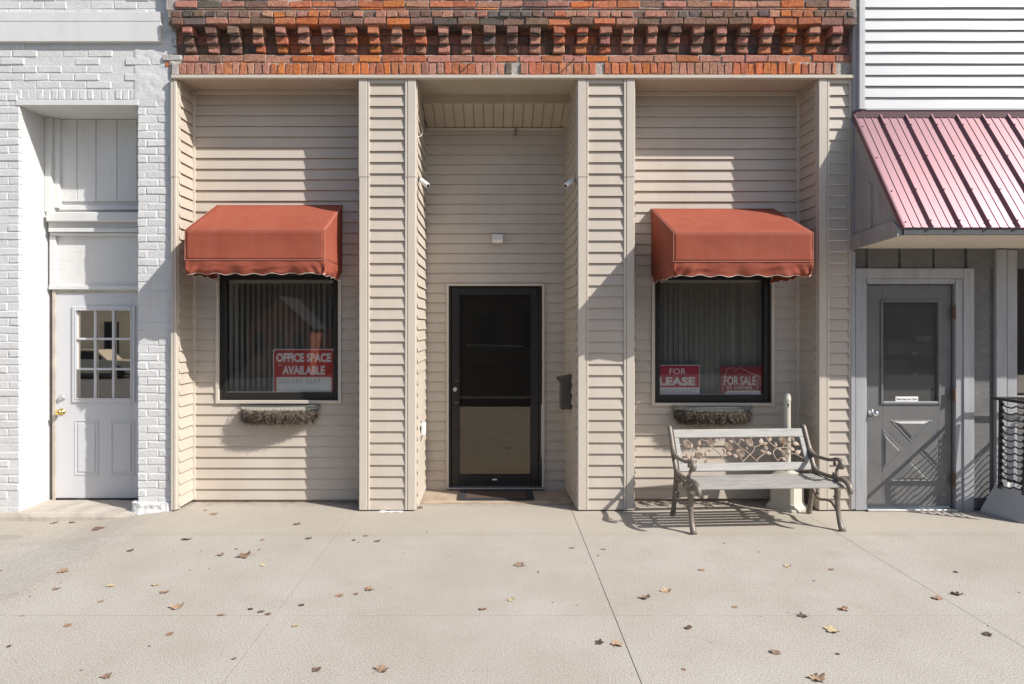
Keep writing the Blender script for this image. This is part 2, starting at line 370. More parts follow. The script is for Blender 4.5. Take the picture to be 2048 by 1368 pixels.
# lapped siding between two plan points A->B, outward normal n
def siding(mb, A, B, n, z0, z1, holes=(), expo=.1062, butt=.0175, wav=.0016, seed=0):
    A, B, n = Vector((*A, 0)), Vector((*B, 0)), Vector((*n, 0)); L = (B - A).length; U = (B - A) / L
    P = lambda u, p, z: A + U * u + n * p + Vector((0, 0, z))
    z = z0; ci = 0
    while z < z1 - .004:
        ze = min(z + expo, z1)
        cuts = sorted({z, ze} | {h for q in holes for h in (q[2], q[3]) if z < h < ze})
        for k in range(len(cuts) - 1):
            a, b = cuts[k], cuts[k + 1]; mid = (a + b) / 2
            iv = [(0, L)]
            for (u0, u1, h0, h1) in holes:
                if h0 < mid < h1: iv = [w for (p, q) in iv for w in ((p, min(q, u0)), (max(p, u1), q)) if w[1] - w[0] > 1e-4]
            for (p, q) in iv:
                ns = max(1, int((q - p) / .22)); prev = None
                for j in range(ns + 1):
                    u = p + (q - p) * j / ns
                    w = lambda zz: mnoise.noise(Vector((u * 1.3, zz * 7 + seed * 13.7, seed * 3.1))) * wav
                    pr = lambda zz, kk: butt * (1 - (zz - z) / expo) + .0015 + kk * .6
                    da = w(a) if k == 0 else 0; db = w(b) if k == len(cuts) - 2 else 0
                    va, vb = mb.V(P(u, pr(a, da), a + da)), mb.V(P(u, pr(b, 0), b + db))
                    vu = mb.V(P(u, -.001, a + da + .002)) if k == 0 else None
                    if prev:
                        mb.face([prev[0], va, vb, prev[1]])
                        if k == 0: mb.face([prev[2], vu, va, prev[0]])
                    prev = (va, vb, vu)
        z = ze; ci += 1
# bonded bricks on a plane
def bricks(mb, O, U, n, u0, u1, z0, z1, h=.0748, bl=.215, joint=.0075, depth=.05, holes=(), jit=.0028, bev=.006, bond=0, colf=None, rough=.003):
    O, U, n = Vector(O), Vector(U), Vector(n); T = Vector((0, 0, 1)); W = -n
    row = 0; z = z0
    while z < z1 - .01:
        hh = min(h, z1 - z); header = (bond and row % bond == bond - 1)
        L = .105 if header else bl
        u = u0 - ((row % 2) * (L + joint) / 2) - R.uniform(0, .02)
        while u < u1:
            a, b = max(u, u0), min(u + L, u1)
            if b - a > .02:
                m = (a + b) / 2, z + hh / 2
                seg = [(a, b)]
                for (p, q, r_, s_) in holes:
                    if r_ < m[1] < s_: seg = [w for (c, d) in seg for w in ((c, min(d, p)), (max(c, q), d)) if w[1] - w[0] > .015]
                for c, d in seg:
                    if colf: mb.cc = colf(c, z)
                    off = R.uniform(-rough, rough)
                    mb.obox(O, U, W, T, c, d, off, depth, z, z + hh - joint, bev, jit, True)
            u += L + joint
        z += h; row += 1
def rrect(x0, x1, z0, z1, y, r=.01, n=5):
    pts = []
    for cx, cz, a0 in ((x1 - r, z1 - r, 0), (x0 + r, z1 - r, 90), (x0 + r, z0 + r, 180), (x1 - r, z0 + r, 270)):
        for k in range(n + 1):
            a = math.radians(a0 + 90 * k / n); pts.append((cx + r * math.cos(a), y, cz + r * math.sin(a)))
    return pts
def plate(mb, pts, th):                  # prism from an outline in the xz plane, thickened away from the viewer
    k = len(pts); a = [mb.V(p) for p in pts]; b = [mb.V((p[0], p[1] + th, p[2])) for p in pts]
    mb.face(a); mb.face(b[::-1])
    for i in range(k): mb.face([a[i], b[i], b[(i + 1) % k], a[(i + 1) % k]])
def text(name, s, rect, y, m, parent, bold=0.0, shear=0.0, space=1.0, th=.0006):
    cu = bpy.data.curves.new(name, 'FONT'); cu.body = s; cu.offset = bold; cu.shear = shear; cu.space_character = space; cu.resolution_u = 3
    ob = bpy.data.objects.new('tmp', cu); C.objects.link(ob)
    dg = bpy.context.evaluated_depsgraph_get(); me = bpy.data.meshes.new_from_object(ob.evaluated_get(dg))
    bpy.data.objects.remove(ob); bpy.data.curves.remove(cu)
    xs = [v.co.x for v in me.vertices]; ys = [v.co.y for v in me.vertices]
    x0, x1, z0, z1 = rect; inv = WM[parent.name].inverted()
    for v in me.vertices:
        v.co = inv @ Vector((x0 + (v.co.x - min(xs)) / (max(xs) - min(xs)) * (x1 - x0), y, z0 + (v.co.y - min(ys)) / (max(ys) - min(ys)) * (z1 - z0)))
    me.name = name; me.materials.clear(); me.materials.append(M[m])
    o = bpy.data.objects.new(name, me); C.objects.link(o); o.parent = parent; WM[o.name] = WM[parent.name].copy(); return o
# ================================================================== GROUND
def make_ground():
    b = MB(); b.box(-120, 120, -120, 60, -1.9, -1.6); struct(b.build('ground', 'asphalt'))
    mb = MB()
    xs = [-9.0, X(709), X(1144), X(1602), 5.05, 7.2, 10.0]; gx = [0, .0015, .0024, .0018, .002, .002, 0]
    ys = [-5.9, -4.05, -2.2, .34]; gy = [0, .002, .0008, 0]
    rr = random.Random(3)
    for i in range(len(xs) - 1):
        for j in range(len(ys) - 1):
            x0, x1, y0, y1 = xs[i] + gx[i], xs[i + 1] - gx[i + 1], ys[j] + gy[j], ys[j + 1] - gy[j + 1]
            nx, ny = max(2, int((x1 - x0) / .16)), max(2, int((y1 - y0) / .1))
            def P(u, v):
                x, y = x0 + (x1 - x0) * u, y0 + (y1 - y0) * v
                jx = mnoise.noise(Vector((x * 3, y * 14, 1.7))) * .0016 if (u in (0, 1) and 0 < i + u < 6) else 0
                jy = mnoise.noise(Vector((x * 14, y * 3, 4.2))) * .0018 if v in (0, 1) else 0
                return (x + jx, y + jy, ground_h(x, y))
            mb.grid(P, nx, ny)
            mb.poly([(x1, y0, ground_h(x1, y0)), (x1, y1, ground_h(x1, y1)), (x1, y1, -.2), (x1, y0, -.2)])
            mb.poly([(x0, y0, ground_h(x0, y0)), (x0, y1, ground_h(x0, y1)), (x0, y1, -.2), (x0, y0, -.2)])
            mb.poly([(x0, y1, ground_h(x0, y1)), (x1, y1, ground_h(x1, y1)), (x1, y1, -.2), (x0, y1, -.2)])
            mb.poly([(x0, y0, ground_h(x0, y0)), (x1, y0, ground_h(x1, y0)), (x1, y0, -.2), (x0, y0, -.2)])
    mb.m = 1
    mb.grid(lambda u, v: (-9 + 19 * u, -5.9 + 6.2 * v, ground_h(-9 + 19 * u, -5.9 + 6.2 * v) - .012), 60, 20)
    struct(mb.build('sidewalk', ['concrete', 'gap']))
    b = MB(); b.box(-60, 60, -6.06, -5.9, -1.7, 0, bev=.015); struct(b.build('kerb', 'kerb'))
    b = MB(); b.poly([(-60, -15, -.14), (60, -15, -.14), (60, -6.06, -.14), (-60, -6.06, -.14)]); b.poly([(-60, -24, -1.595), (60, -24, -1.595), (60, -15, -.14), (-60, -15, -.14)]); struct(b.build('road', 'asphalt'))
    b = MB()
    def S(u, v):
        x, y = -.775 + 1.52 * u, .245 + .61 * v
        return (x, y + (mnoise.noise(Vector((x * 6, 0, 3))) * .006 if v == 0 else 0), .007 - .021 * v)
    b.grid(S, 40, 6); b.poly([(-.77, .245, .007), (.74, .245, .007), (.74, .245, -.01), (-.77, .245, -.01)])
    struct(b.build('entrance_slab', 'stain_slab'))
make_ground()
# ================================================================== CENTRE BUILDING
SF = thing('storefront_building', 'narrow tan-sided shopfront with deep bays and a recessed glass door under a red brick cornice', 'building', (0, .3, 0))
BY, BR, RY, ZT = .32, .36, .85, 4.098
xP0, x1a, x1b, x2a, x2b, x3a, x3b = -3.035, X(719), X(831), X(1156), X(1268), X(1637), X(1705)
zseam = Z(352)
def win_rect(a, b, t, m, y): return (X(a, y), X(b, y), Z(m, y), Z(t, y))
WL = win_rect(432, 683, 541, 807, .305); WR = win_rect(1303, 1549, 541, 812, .345)
DR = win_rect(893, 1089, 567, 981, .84)
def wallpart(name, A, B, n, z0, z1, holes=(), seed=0, wav=.0016):
    mb = MB(); siding(mb, A, B, n, z0, z1, holes, seed=seed, wav=wav); return mb.build(name, 'vinyl', SF)
h = lambda r, x0: (r[0] - x0 + .012, r[1] - x0 - .012, r[2] + .012, r[3] - .012)
wallpart('bay_wall', (xP0, BY), (x1a + .02, BY), (0, -1), .026, ZT, [h(WL, xP0)], 1)
wallpart('bay_wall', (x2b - .02, BR), (x3a, BR), (0, -1), .026, ZT, [h(WR, x2b - .02)], 2)
wallpart('entry_wall', (-.776, RY), (.745, RY), (0, -1), -.012, 3.90, [h(DR, -.776)], 3)
wallpart('side_wall', (xP0, .02), (xP0, BY), (1, 0), .03, ZT, (), 4)
wallpart('side_wall', (x3a, .02), (x3a - .005, BR), (-1, 0), .03, ZT, (), 5)
wallpart('side_wall', (x1b, .03), (-.776, RY), (1, 0), .02, ZT, (), 6)
wallpart('side_wall', (x2a, .03), (.745, RY), (-1, 0), .02, ZT, (), 7)
wallpart('side_wall', (x1a, .02), (x1a, BY), (-1, 0), .03, ZT, (), 8)
wallpart('side_wall', (x2b, .02), (x2b, BR), (1, 0), .03, ZT, (), 9)
def post(x0, x1, corner, z0, zt, flange):
    """outside corner post: front flange with a raised rib, return flange round the corner, two lengths lapped at the seam"""
    mb = MB()
    s = 1 if corner > 0 else -1
    for (za, zb, pr) in ((z0, zseam, 0), (zseam - .012, zt, .004)):
        yf = -.014 - pr
        if s > 0:
            mb.box(x0, x0 + .021, yf + .003, .014, za, zb, .002); mb.box(x0 + .026, x1 + pr, yf, .014, za, zb, .003)
            mb.box(x0 + .02, x0 + .027, yf + .009, .012, za, zb)
            if flange: mb.box(x1 - .012, x1 + .010 + pr, .0145, flange, za, zb, .002)
        else:
            mb.box(x0 - pr, x1 - .026, yf, .014, za, zb, .003); mb.box(x1 - .021, x1, yf + .003, .014, za, zb, .002)
            mb.box(x1 - .027, x1 - .02, yf + .009, .012, za, zb)
            if flange: mb.box(x0 - .010 - pr, x0 + .012, .0145, flange, za, zb, .002)
    return mb
def pilaster(xa, xb, seed, left=True, right=True, za=.014):
    mb = MB(); siding(mb, (xa + .05, .012), (xb - .02, .012), (0, -1), za, 4.07, seed=seed, wav=.002)
    p = mb.build('pilaster', 'vinyl', SF); return p
for (xa, xb, sd) in ((x1a, x1b, 11), (x2a, x2b, 12), (x3a, x3b, 13)):
    p = pilaster(xa, xb, sd)
    w = .098
    post(xa, xa + w, -1, .012, 4.09, .085 if xa < 3 else .06).build('corner_post', 'trim', p)
    if sd < 13: post(xb - w, xb, 1, .012, 4.09, .085).build('corner_post', 'trim', p)
    else: boxpart('end_channel', 'trim', p, xb - .036, xb, -.008, .03, .012, 4.09, bev=.002)
    boxpart('top_channel', 'trim', p, xa + w + .001, xb - (w + .001 if sd < 13 else .037), -.006, .014, 4.055, 4.09, bev=.002)
post(xP0 - .052, xP0, 1, .012, 4.09, .05).build('corner_post', 'trim', SF)
boxpart('backing', 'gap', SF, xP0 - .04, xP0 - .004, .016, .3, .03, 4.09)
for (xa, xb, yy) in ((-3.037, -3.0, BY), (3.002, 3.040, BR)): boxpart('inside_corner', 'trim', SF, xa, xb, yy - .024, yy + .001, .026, ZT, bev=.003)
for xa in (-.776, .735): boxpart('inside_corner', 'trim', SF, xa, xa + .010, RY - .022, RY, .012, 3.86, bev=.002)
# soffits
for (xa, xb, yy) in ((xP0, x1a, BY), (x2b, x3a, BR)):
    boxpart('soffit', 'soffit', SF, xa, xb, .013, yy + .02, ZT, ZT + .02)
    boxpart('head_channel', 'trim', SF, xa + .037, xb - .048, yy - .024, yy - .004, ZT - .04, ZT - .001, bev=.003)
mb = MB(); mb.box(x1b, x2a, .013, .411, ZT, ZT + .02); mb.box(x1b + .001, x2a - .001, .411, .425, 4.004, ZT + .01)
mb.build('soffit', 'soffit', SF)
mb = MB()
x = x1b + .02
while x < x2a:
    xe = min(x + .0935, x2a)
    def S(u, y0=.426, z0=4.008, y1=RY, z1=3.884): return (y0 + (y1 - y0) * u, z0 + (z1 - z0) * u)
    (ya, za), (yb, zb) = S(0), S(1)
    for (p, q, dz) in ((x, xe, 0), (xe, min(xe + .0095, x2a), .016)):
        mb.poly([(p, ya, za + dz), (q, ya, za + dz), (q, yb, zb + dz), (p, yb, zb + dz)])
        mb.poly([(q, ya, za), (q, ya, za + .016), (q, yb, zb + .016), (q, yb, zb)])
    x += .103
mb.build('grooved_soffit', 'soffit', SF)
boxpart('soffit_channel', 'trim', SF, -.76, .727, RY - .03, RY - .016, 3.858, 3.884, bev=.002)
boxpart('header_trim', 'trim', SF, X(345), X(1706), -.035, .0125, 4.0905, 4.123, bev=.004)
# dark gaps under the cladding and concrete footings
for (xa, xb) in ((x1a + .03, x1b - .03), (x2a + .03, x2b - .03), (x3a + .03, x3b)): boxpart('footing', 'gap', SF, xa, xb, .03, .30, -.02, .05)
boxpart('footing', 'stain_slab', SF, xP0, x1a, BY + .006, BY + .03, -.02, .06); boxpart('footing', 'stain_slab', SF, x2b, x3a, BR + .006, BR + .03, -.02, .06)
# shell so that no light leaks in
mb = MB()
mb.box(-3.1, -3.06, .6, 9, -.1, 6.6); mb.box(3.40, 3.44, .6, 9, -.1, 6.6); mb.box(-3.1, 3.44, 9, 9.05, -.1, 6.6); mb.box(-3.1, 3.44, .3, 9, 6.5, 6.6)
mb.build('shell', 'far_red', SF)
def room(rect, y0, y1, m, parent, ex=.12):
    x0, x1, z0, z1 = rect[0] - ex, rect[1] + ex, rect[2] - ex, rect[3] + ex
    mb = MB(); mb.poly([(x0, y1, z0), (x1, y1, z0), (x1, y1, z1), (x0, y1, z1)])
    for p, q in (((x0, z0), (x1, z0)), ((x1, z0), (x1, z1)), ((x1, z1), (x0, z1)), ((x0, z1), (x0, z0))):
        mb.poly([(p[0], y0, p[1]), (q[0], y0, q[1]), (q[0], y1, q[1]), (p[0], y1, p[1])])
    # close the ring between the opening and the room
    mb.box(x0, rect[0], y0 - .002, y0, z0, z1); mb.box(rect[1], x1, y0 - .002, y0, z0, z1)
    mb.box(rect[0], rect[1], y0 - .002, y0, z0, rect[2]); mb.box(rect[0], rect[1], y0 - .002, y0, rect[3], z1)
    return mb.build('interior', m, parent)
def ring(mb, r, w, y0, y1, bev=.003, wt=None, wb=None):
    x0, x1, z0, z1 = r; wt = w if wt is None else wt; wb = w if wb is None else wb
    mb.box(x0, x0 + w, y0, y1, z0, z1, bev); mb.box(x1 - w, x1, y0, y1, z0, z1, bev)
    mb.box(x0 + w + .0005, x1 - w - .0005, y0, y1, z0, z0 + wb, bev); mb.box(x0 + w + .0005, x1 - w - .0005, y0, y1, z1 - wt, z1, bev)
def inset(r, a, b=None): b = a if b is None else b; return (r[0] + a, r[1] - a, r[2] + b, r[3] - b)
def window(r, o):
    w = MB(); ring(w, inset(r, .030), .018, o + .002, o + .08); ring(w, inset(r, .046), .045, o + .015, o + .08, wb=.062)
    W = w.build('window', 'bronze', SF)
    t = MB(); ring(t, r, .032, o - .030, o - .002); t.build('window_trim', 'trim', W)
    g = inset(r, .085); mb = MB(); mb.poly([(g[0], o + .05, g[2]), (g[1], o + .05, g[2]), (g[1], o + .05, g[3]), (g[0], o + .05, g[3])]); mb.build('pane', 'glass', W)
    s = MB(); s.box(g[0] + .003, g[1] - .003, o + .032, o + .048, g[2] + .02, g[2] + .026); s.build('sash_bead', 'alu', W)
    room(inset(r, .05), o + .082, 1.5, 'room', W, .3)
window(WL, BY); window(WR, BR)
# ---- recessed glass door
dr = win_rect(898, 1082, 571, 975, .845)
w = MB(); ring(w, (dr[0], dr[1], -.005, dr[3]), .022, .834, .93, wb=.0001)
DOOR = w.build('door', 'bronze', SF)
lf = (dr[0] + .026, dr[1] - .026, .02, dr[3] - .026); gl = win_rect(919, 1061, 590, 950, .86)
mb = MB(); mb.box(lf[0], gl[0], .848, .892, lf[2], lf[3], .003); mb.box(gl[1], lf[1], .848, .892, lf[2], lf[3], .003)
mb.box(gl[0] + .0005, gl[1] - .0005, .848, .892, lf[2], gl[2], .003); mb.box(gl[0] + .0005, gl[1] - .0005, .848, .892, gl[3], lf[3], .003)
mb.build('leaf_frame', 'bronze', DOOR)
mb = MB(); mb.poly([(gl[0], .87, gl[2]), (gl[1], .87, gl[2]), (gl[1], .87, gl[3]), (gl[0], .87, gl[3])]); mb.build('glass_pane', 'door_glass', DOOR)
mb = MB(); ring(mb, (gl[0] - .004, gl[1] + .004, gl[2] - .004, gl[3] + .004), .006, .842, .8475, 0); mb.build('glazing_bead', 'bronze', DOOR)
mb = MB(); ring(mb, (DR[0], DR[1], .004, DR[3]), .026, .815, .849, wb=.0001); mb.build('door_trim', 'trim', DOOR)
mb = MB(); mb.lathe([(.022, 0), (.022, .006), (.016, .010), (.004, .011)], (X(910, .84), .848, Z(779, .84)), (0, -1, 0)); mb.build('lock', 'alu', DOOR)
mb = MB(); mb.box(X(908, .84), X(917, .84), .83, .8475, Z(807, .84), Z(803, .84), .002); mb.box(X(911, .84), X(917, .84), .84, .8475, Z(763, .84), Z(760.5, .84)); mb.build('pull', 'mailbox', DOOR)
mb = MB(); mb.box(dr[0] - .01, dr[1] + .03, .77, .86, .008, .021, .004); mb.build('threshold', 'alu', DOOR)
for py in (585, 967): mb = MB(); mb.lathe([(.012, 0), (.012, .07)], (X(1070, .835), .835, Z(py, .835) - .035)); mb.build('pivot_hinge', 'bronze', DOOR)
mb = MB(); mb.box(X(985, .845), X(994, .845), .8465, .848, Z(960.5, .845), Z(958, .845)); mb.build('maker_plate', 'sign_white', DOOR)
room((gl[0], gl[1], .0, gl[3]), .932, 5.0, 'dark', DOOR, .06)
boxpart('bracket', 'bracket', SF, X(1029, .81), X(1033, .81), .805, .815, Z(272, .81), 3.878)
# ---- brick cornice
PAL = [((.145, .115, .10), 'k'), ((.235, .14, .105), 'b'), ((.43, .21, .15), 'p'), ((.48, .17, .088), 'r'), ((.53, .17, .06), 'o')]
ORANGE = [(545, 640), (690, 790), (1095, 1195), (1520, 1610)]; DARK = [(340, 520), (960, 1075), (1330, 1470), (1630, 1720)]
def bcol(px, wt):
    wt = list(wt)
    if any(a < px < b for a, b in ORANGE): wt = [wt[0] * .3, wt[1] * .6, wt[2], wt[3] * 1.3, wt[4] * 3 + .6]
    if any(a < px < b for a, b in DARK): wt = [wt[0] * 2 + .3, wt[1] * 1.6, wt[2], wt[3] * .7, wt[4] * .3]
    # neighbouring bricks came from the same firing: tones drift along the wall instead of jumping
    q = .5 + .85 * mnoise.noise(Vector((px / 70, bcol.row * 2.3, 4))); q = min(.999, max(0.0, .62 * q + .38 * R.random())); tot = sum(wt); acc = 0
    for p_, w_ in zip(PAL, wt):
        acc += w_ / tot
        if q <= acc: break
    c = p_[0]; f = R.uniform(.85, 1.15); return tuple(v * f * R.uniform(.93, 1.07) for v in c)
COR = None
bcol.row = 0
def brow(mb, pa, pb, ta, tb, y, Lpx, wt, joint=2.2, depth=.11, jit=.0055, bev=.0045, off=0.0, miss=0.0):
    z0, z1 = Z(tb, y), Z(ta, y); px = pa - off; bcol.row += 1
    while px < pb:
        L = Lpx * R.uniform(.96, 1.04); a, b = max(px, pa), min(px + L - joint, pb)
        if b - a > 4:
            mb.cc = bcol(px, wt)
            if pa < 345 and px < 372 and tb > 120 and R.random() < .3: mb.cc = (.5, .47, .43)
            sh = R.uniform(0, .012) if R.random() < .25 else R.uniform(-.003, .003)
            if R.random() < miss: sh += .04
            mb.obox((0, 0, 0), (1, 0, 0), (0, 1, 0), (0, 0, 1), X(a, y), X(b, y), y + sh, y + depth, z0 + R.uniform(0, .003), z1 - R.uniform(0, .003), bev, jit)
        px += L
mb = MB(); mb.cc = (.46, .42, .375)
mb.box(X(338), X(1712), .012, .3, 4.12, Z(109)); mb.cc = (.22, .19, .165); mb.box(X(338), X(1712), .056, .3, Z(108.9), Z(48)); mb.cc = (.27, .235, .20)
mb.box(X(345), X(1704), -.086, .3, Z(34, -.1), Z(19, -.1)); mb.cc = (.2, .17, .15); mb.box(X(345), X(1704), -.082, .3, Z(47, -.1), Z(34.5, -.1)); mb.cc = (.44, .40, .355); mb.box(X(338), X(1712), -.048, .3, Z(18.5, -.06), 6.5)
COR = mb.build('brick_cornice', 'brick', SF, col=True)
red = (.25, .5, 1.2, 1.6, .7); sooty = (1.6, 1.4, .8, .35, .1); mid = (.8, 1.0, 1.0, .7, .35)
mb = MB(); brow(mb, 343, 1672, 125, 148.5, -.004, 15.2, (.03, .2, 1.2, 1.8, .8), joint=1.7, jit=.006, bev=.005, miss=.04); mb.build('rowlock_course', 'brick', COR, col=True)
mb = MB(); brow(mb, 366, 1706, 109.5, 124, 0, 45.9, (.1, .4, 1.4, 1.3, .5), off=13); brow(mb, 325, 365, 110, 121, .010, 40, (0, 0, .5, 1.5, .6), jit=.006); brow(mb, 329, 342, 122, 133, .013, 14, (0, 0, .5, 1.5, .3), jit=.007); mb.cc = (.05, .04, .035)
brow(mb, 1674, 1706, 124, 149, .03, 34, sooty); mb.build('stretcher_course', 'brick', COR, col=True)
mb = MB()
for k, (ta, tb) in enumerate(((49, 69), (70, 89), (90, 108.5))): brow(mb, 352 if k == 2 else 346, 1706, ta, tb, .045, 45.9, (.45, 1.5, 1.3, .9, .2), off=(k % 2) * 23)
mb.build('recessed_course', 'brick', COR, col=True)
mb = MB(); brow(mb, 342, 1705, 35, 48.5, -.098, 45.9, (.7, 1.3, 1.3, .7, .3), off=20); mb.build('stretcher_course', 'brick', COR, col=True)
mb = MB(); brow(mb, 342, 1709, 20.5, 33.5, -.100, 22.6, (1.2, 1.4, 1.0, .5, .2), bev=.005, jit=.006); mb.build('header_course', 'brick', COR, col=True)
mb = MB(); brow(mb, 350, 1706, 15.5, 19.4, -.085, 45.9, (1.0, 1.2, .7, .6, .3), joint=1.5, jit=.003, bev=.004); mb.build('slip_course', 'brick', COR, col=True)
mb = MB()
for k in range(22): brow(mb, 350, 1702, 1 - 15.4 * k, 14.3 - 15.4 * k, -.06, 46.5, (.3, .6, 1.3, 1.3, .8), off=(k % 2) * 23)
mb.build('upper_brickwork', 'brick', COR, col=True)
for k in range(29):
    mb = MB(); pxc = 382 + 45.93 * k
    for (ta, tb, y) in ((50, 66, -.080), (71, 87, -.045), (91, 105, -.012)):
        xc = X(pxc); w = .052 * R.uniform(.86, 1.08); xc += R.uniform(-.006, .006); mb.cc = bcol(pxc, (.6, 1.0, 1.4, 1.1, .5) if y < -.02 else (.4, .8, 1.3, 1.2, .8))
        mb.obox((0, 0, 0), (1, 0, 0), (0, 1, 0), (0, 0, 1), xc - w, xc + w, y + R.uniform(-.006, .008), .075, Z(tb, y), Z(ta, y), .006, .007)
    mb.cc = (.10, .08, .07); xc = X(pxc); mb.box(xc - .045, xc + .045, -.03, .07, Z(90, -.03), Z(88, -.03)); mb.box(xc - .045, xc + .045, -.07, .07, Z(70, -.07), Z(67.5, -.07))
    mb.build('corbel', 'brick', COR, col=True)
for (px, py, tx, ty) in ((945, 122, 938, 130), (1147, 120, 1126, 140)):      # rusty spikes left in the joints
    b = MB(); b.tube([(X(px), .01, Z(py)), (X(px), -.07, Z(py) - .01)], .006, 6); b.build('iron_spike', 'rusty_hinge', COR)
# ================================================================== LEFT BUILDING (white painted brick)
YW = .028
WB = thing('painted_brick_building', 'white painted brick shop with a recessed white door and a wooden sign board above', 'building', (-4.5, .3, -.05))
xo0, xo1, xpe = X(38.5, YW), X(275, YW), X(344, YW)
O3 = (0, YW, 0)
mb = MB(); ff = (0, -1, 0)
bricks(mb, O3, (1, 0, 0), ff, -8.2, xo0, -.04, 3.90, bond=0, rough=.004)
mb.box(-8.2, xo0 - .006, YW + .0042, .6, -.2, 6.6)
bricks(mb, (xo0, 0, 0), Vector((-.035, .40, 0)).normalized(), (1, 0, 0), YW + .008, .44, -.02, 3.85, rough=.004, joint=.0115)
mb.poly([(xo0 - .009, YW + .02, -.2), (xo0 - .058, .6, -.2), (xo0 - .058, .6, 3.9), (xo0 - .009, YW + .02, 3.9)])
mb.build('wall', 'white_brick', WB)
mb = MB()
zl = Z(199, YW)
bricks(mb, O3, (1, 0, 0), ff, -8.2, xo0 - .02, 3.90, 4.012, h=.0748, rough=.004)
bricks(mb, O3, (1, 0, 0), ff, xo0 - .02, xo1 + .02, zl, 4.014, h=4.014 - zl, bl=.060, joint=.008, rough=.004)
bricks(mb, O3, (1, 0, 0), ff, -8.2, xpe, 4.016, 4.52, rough=.005, bl=.232)
bricks(mb, O3, (1, 0, 0), ff, -8.2, X(350, YW), 4.70, 6.5, rough=.004)
bricks(mb, O3, (1, 0, 0), ff, X(318, YW), X(352, YW), 4.12, 4.72, rough=.004, bl=.14)
mb.box(xo0 - .007, xpe, YW + .0042, .6, zl + .002, 6.6); mb.build('upper_wall', 'white_brick', WB)
mb = MB()
bricks(mb, O3, (1, 0, 0), ff, xo1, xpe, .055, 4.014, h=.0757, bl=.20, bond=0, rough=.003, jit=.003, bev=.007)
bricks(mb, (xo1, 0, 0), (0, 1, 0), (-1, 0, 0), YW + .01, .60, .055, 3.85, h=.0757)
mb.box(xo1 + .0075, xpe, YW + .0042, .6, -.1, 4.02)
PIL = mb.build('pilaster', 'white_brick', WB)
# rough plaster skim across the top of the pier, and the lumpy plinth
mb = MB()
def PL(u, v):
    x, z = X(262, YW) + (X(346, YW) - X(262, YW)) * u, Z(212, YW) + (Z(88, YW) - Z(212, YW)) * v
    e = min(u, 1 - u, v, 1 - v) * 4; q = mnoise.fractal(Vector((x * 7, z * 7, 2.2)), 1.0, 2.0, 5) * .006 + .003
    return (x, YW - (q if e > .4 else q * e * 2.5 - .01 * (1 - 2.5 * e)), z)
mb.grid(PL, 44, 60); mb.build('plaster', 'white_brick', WB, smooth=True)
mb = MB()
def BS(u, v):
    a = u * 2 - 1; x0, x1 = X(261, 0), X(346, 0); x = x0 + (x1 - x0) * u
    z = -.09 + .175 * v; q = mnoise.fractal(Vector((x * 12, z * 14, 5)), 1.0, 2.0, 5) * .026
    x += (1 - v) * .022 * a
    return (x, YW - .045 * (1 - abs(a) ** 8) * (1 - .55 * v) + q + (.06 if v == 1 else 0), z)
mb.grid(BS, 36, 14); mb.box(X(268), X(344), YW + .002, .2, -.1, .05); mb.build('plinth', 'white_brick', WB, smooth=.9)
mb = MB(); mb.box(xo0 - .03, xo1 + .01, YW - .006, .2, Z(211, YW), zl - .004, .004); mb.build('lintel', 'white_paint', WB)
mb = MB(); mb.box(xo0 - .06, xo1 + .02, YW + .01, .6, Z(211, YW) + .004, Z(211, YW) + .03); mb.build('soffit', 'white_paint', WB)
mb = MB(); mb.box(-8.2, X(322, 0), -.012, YW + .02, Z(83, -.01), Z(43.5, -.01), .003); mb.box(-8.2, X(322, 0), -.006, YW + .02, Z(41.8, -.01), Z(23, -.01), .003)
mb.box(-8.2, X(322, 0), .008, YW + .02, Z(44, 0), Z(41, 0)); mb.build('sign_board', 'white_paint', WB)
# ---- the recess: boards, ledge, panel, door
yD = .44
zs = Z(211, YW)
mb = MB(); xa, i = X(117, .45), 0
for pxb in (155, 193, 235, 275, 312):
    xb = X(pxb, .45); mb.box(xa, xb - .006, .445 + R.uniform(0, .003), .47, 3.02, zs, .002); xa = xb
mb.box(X(112, .45), X(312, .45), .466, .52, 2.9, zs); mb.build('board_panel', 'white_paint', WB)
mb = MB(); mb.box(X(91, .39), X(104, .39), .375, .48, Z(424, .38), zs, .003); mb.box(X(104, .39) + .001, X(119, .42), .415, .48, 2.95, zs, .003)
mb.box(X(119, .43), X(312, .43), .425, .47, 2.93, Z(411, .43), .004); mb.build('frame_trim', 'white_paint', WB)
mb = MB(); mb.box(X(92, .34), X(305, .34), .335, .48, Z(443, .335), Z(424, .335), .008); mb.box(X(97, .40), X(305, .40), .40, .48, Z(457, .40), Z(443, .34) - .001)
mb.box(X(97, .37), X(305, .37), .365, .48, Z(464, .365), Z(456, .365), .004); mb.box(X(99, .39), X(305, .39), .39, .48, Z(471, .39), Z(464.5, .365) - .001, .004); mb.build('ledge', 'white_paint', WB)
mb = MB(); mb.box(X(113, .44), X(305, .44), .44, .5, Z(571, .44), Z(471, .39) - .001); mb.box(X(100, .42), X(112, .42), .41, .5, Z(574, .42), Z(471, .39) - .002, .003)
mb.box(X(99, .42), X(305, .42), .405, .48, Z(579, .42), Z(571, .42) - .001, .003); mb.build('transom_panel', 'white_paint', WB)
dl = (X(112, yD), X(291, yD), .0, Z(586, yD))
lt = win_rect(154.5, 263.5, 617.5, 798.5, yD)
mb = MB(); y0, y1 = yD, yD + .045
mb.box(dl[0], lt[0], y0, y1, dl[2] + .005, dl[3], .002); mb.box(lt[1], dl[1], y0, y1, dl[2] + .005, dl[3], .002)
mb.box(lt[0] + .0003, lt[1] - .0003, y0, y1, lt[3], dl[3], 0); mb.box(lt[0] + .0003, lt[1] - .0003, y0, y1, dl[2] + .005, lt[2], 0)
